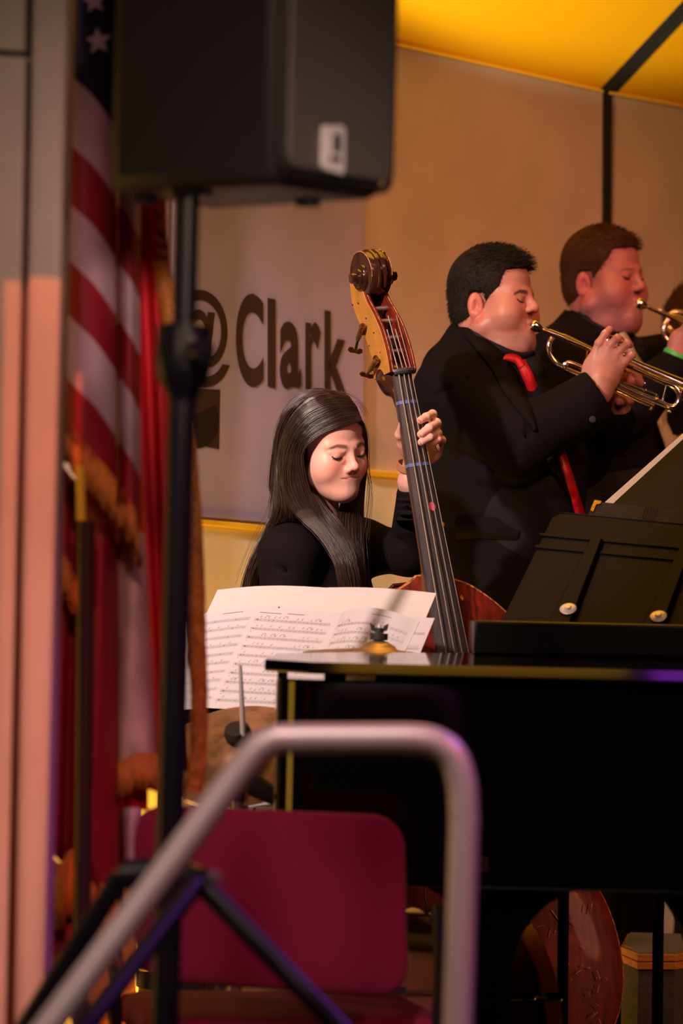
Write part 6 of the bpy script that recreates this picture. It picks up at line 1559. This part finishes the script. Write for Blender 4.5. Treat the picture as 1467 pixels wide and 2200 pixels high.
J3 = SDF(); J3.cap(A(1490, 910, Y3-.12), A(1550, 910, Y3+.18), .085, .085, .06); J3.cap(A(1515, 920, Y3), A(1530, 1450, Y3), .14, .16, .06); J3.cap(q0, q1, .07, .08, .01, -1); J3.cap(A(1500, 920, Y3-.15), A(1620, 1010, Y3-.25), .08, .06, .04); J3.cap(A(1620, 1010, Y3-.25), A(1700, 880, Y3-.3), .06, .05, .03)
v, f = J3.mesh(A(1370, 1480, Y3-.4), A(1740, 800, Y3+.36), .012); mk('jacket', v, f, M['suit'], man3, smooth=True)
legs_and_shoes(man3, A(1530, 1430, Y3), R(70), M['suit'], .11)

# ================================================================ TRUMPETS
def trumpet(name, label, group, Yt, pts_lead, rest, s=1.0):
    pass
Yt = Y1-.10
def TA(x, y, d=0.0): return at(x, y, Yt+d)
tr = thing('trumpet', 'silver and brass trumpet played by the man with the red tie', 'trumpet', TA(1300, 790))
def tb(nm, pts, r, m, sm=0, n=14):
    P = crom([TA(*p) for p in pts], sm) if sm else [TA(*p) for p in pts]
    if hasattr(r, '__len__'): r = list(np.interp(np.linspace(0, 1, len(P)), np.linspace(0, 1, len(r)), r))
    g = G(); g.tube(P, r, n); return g.mk(nm, m, tr, ang=70)
mp0, mp1 = TA(1142, 699, .0), TA(1186, 716, 0); dm = (mp1-mp0).normalized()
g = G(); g.lathe(mp0, dm, [(.0, .001), (.0125, 0), (.0140, .003), (.0135, .008), (.0090, .020), (.0048, .026), (.0040, .045), (.0058, .062), (.0, .062)], 24, cap=False); g.mk('mouthpiece', M['silver'], tr)
tb('leadpipe', [(1168, 709), (1240, 738), (1300, 764), (1370, 796), (1428, 822)], .0058, M['brass'])
tb('leadpipe_receiver', [(1178, 713), (1212, 726)], .0076, M['silver'])
tb('bell_bow', [(1290, 762, .05), (1250, 742, .05), (1212, 724, .05), (1192, 722, .045), (1180, 738, .04), (1181, 760, .04), (1196, 782, .04), (1222, 797, .04), (1262, 812, .04), (1300, 826, .04)], .0066, M['silver'], 7)
tb('bell_tube', [(1280, 757, .05), (1330, 766, .05), (1380, 788, .05), (1430, 810, .05), (1470, 828, .05), (1540, 860, .05), (1600, 886, .05), (1640, 905, .05), (1665, 916, .05)], [.0066, .0078, .0092, .0110, .0135, .018, .027, .042, .062], M['silver'], 6, 24)
tb('third_slide', [(1272, 800, .01), (1236, 784, .01), (1220, 780, .01), (1214, 788, .01), (1222, 798, .01), (1262, 816, .01)], .0056, M['brass'], 6)
g = G(); g.lathe(TA(1215, 784, 0.0), Vector((0, -1, 0)), [(0, -.006), (.0062, -.004), (.0062, .004), (0, .006)], 14, cap=False); g.mk('water_key', M['silver'], tr)
tb('lower_tube', [(1312, 818, .0), (1370, 846), (1420, 866), (1432, 872)], .0066, M['silver'])
tb('lower_tube', [(1318, 832, -.01), (1370, 858, -.01), (1405, 872, -.01)], .0058, M['brass'])
tb('tuning_slide', [(1424, 820), (1444, 828), (1457, 842), (1459, 860), (1448, 874), (1430, 872)], .0068, M['silver'], 7)
tb('brace', [(1432, 826), (1422, 864)], .0026, M['silver']); tb('brace', [(1262, 748, .0), (1256, 800, .02)], .0022, M['brass'])
tb('slide_stop_rod', [(1340, 822, -.012), (1412, 848, -.012)], .0018, M['silver'])
for (x, y) in ((1386, 838), (1384, 824)): 
    g = G(); g.lathe(TA(x, y, -.012), Vector((-.35, 0, .9)), [(0, -.003), (.0045, -.002), (.0045, .002), (0, .003)], 12, cap=False); g.mk('screw', M['silver'], tr)
for (x, y) in ((1411, 855), (1399, 876), (1437, 882)):
    g = G(); g.lathe(TA(x, y, -.012), Vector((0, -.3, -1)), [(0, -.005), (.0048, -.004), (.0030, 0), (.0062, .005), (0, .007)], 14, cap=False); g.mk('screw', M['silver'], tr)
for k in range(3):   # valves behind the hand
    x, y = 1286+20*k, 776+8.5*k; dv = Vector((.36, 0, .93)).normalized(); c = TA(x, y, .02)
    g = G(); g.lathe(c-dv*.075, dv, [(0, 0), (.0085, 0), (.0095, .004), (.0085, .008), (.0085, .10), (.0098, .103), (.0098, .110), (.003, .113), (.003, .128), (.0085, .130), (.0085, .134), (0, .134)], 20, cap=False); g.mk('valve', M['silver'], tr)
tb('finger_hook', [(1310, 836, -.012), (1302, 842, -.016), (1297, 856, -.016), (1302, 864, -.012)], .0045, M['silver'], 5)
tr2 = thing('trumpet', 'trumpet of the auburn-haired player, leaving the right edge of the picture', 'trumpet', at(1430, 680, Y2-.12))
Yt = Y2-.14; tr_keep = tr; tr = tr2
mp0, mp1 = TA(1368, 651), TA(1405, 663); dm = (mp1-mp0).normalized()
g = G(); g.lathe(mp0, dm, [(.0, .001), (.0125, 0), (.0140, .003), (.0135, .008), (.0090, .020), (.0048, .026), (.0040, .045), (.0058, .062), (.0, .062)], 24, cap=False); g.mk('mouthpiece', M['silver'], tr)
tb('leadpipe', [(1392, 659), (1467, 692), (1560, 733), (1640, 768)], .0060, M['brass'])
tb('bell_bow', [(1560, 730, .05), (1500, 702, .05), (1455, 682, .05), (1438, 685, .045), (1426, 704, .04), (1428, 724, .04), (1442, 738, .04), (1470, 752, .04), (1520, 774, .04)], .0068, M['silver'], 7)
tb('bell_tube', [(1550, 725, .05), (1640, 765, .05), (1720, 800, .05), (1780, 826, .05), (1815, 842, .05)], [.0068, .010, .016, .032, .060], M['silver'], 6, 24)
tb('third_slide', [(1520, 765, .01), (1470, 742, .01), (1452, 738, .01), (1450, 748, .01), (1520, 780, .01)], .0056, M['brass'], 5)
for k in range(3):
    x, y = 1500+18*k, 722+8*k; dv = Vector((.36, 0, .93)).normalized(); c = TA(x, y, .02)
    g = G(); g.lathe(c-dv*.07, dv, [(0, 0), (.0085, 0), (.0085, .10), (.003, .108), (.003, .12), (.0085, .122), (0, .126)], 16, cap=False); g.mk('valve', M['silver'], tr)
tb('tuning_slide', [(1630, 764), (1655, 775), (1662, 795), (1645, 812), (1520, 765, .01)], .0064, M['silver'], 5)
tr3 = thing('trumpet', 'brass curve of the trumpet held by the third player behind', 'trumpet', at(1450, 690, Y3-.2))
Yt = Y3-.2; tr = tr3
tb('bell_bow', [(1600, 720), (1500, 684), (1462, 672), (1444, 673), (1434, 688), (1438, 706), (1470, 722), (1600, 770)], .0070, M['brass'], 7)
tb('leadpipe', [(1575, 712), (1680, 752)], .006, M['brass'])
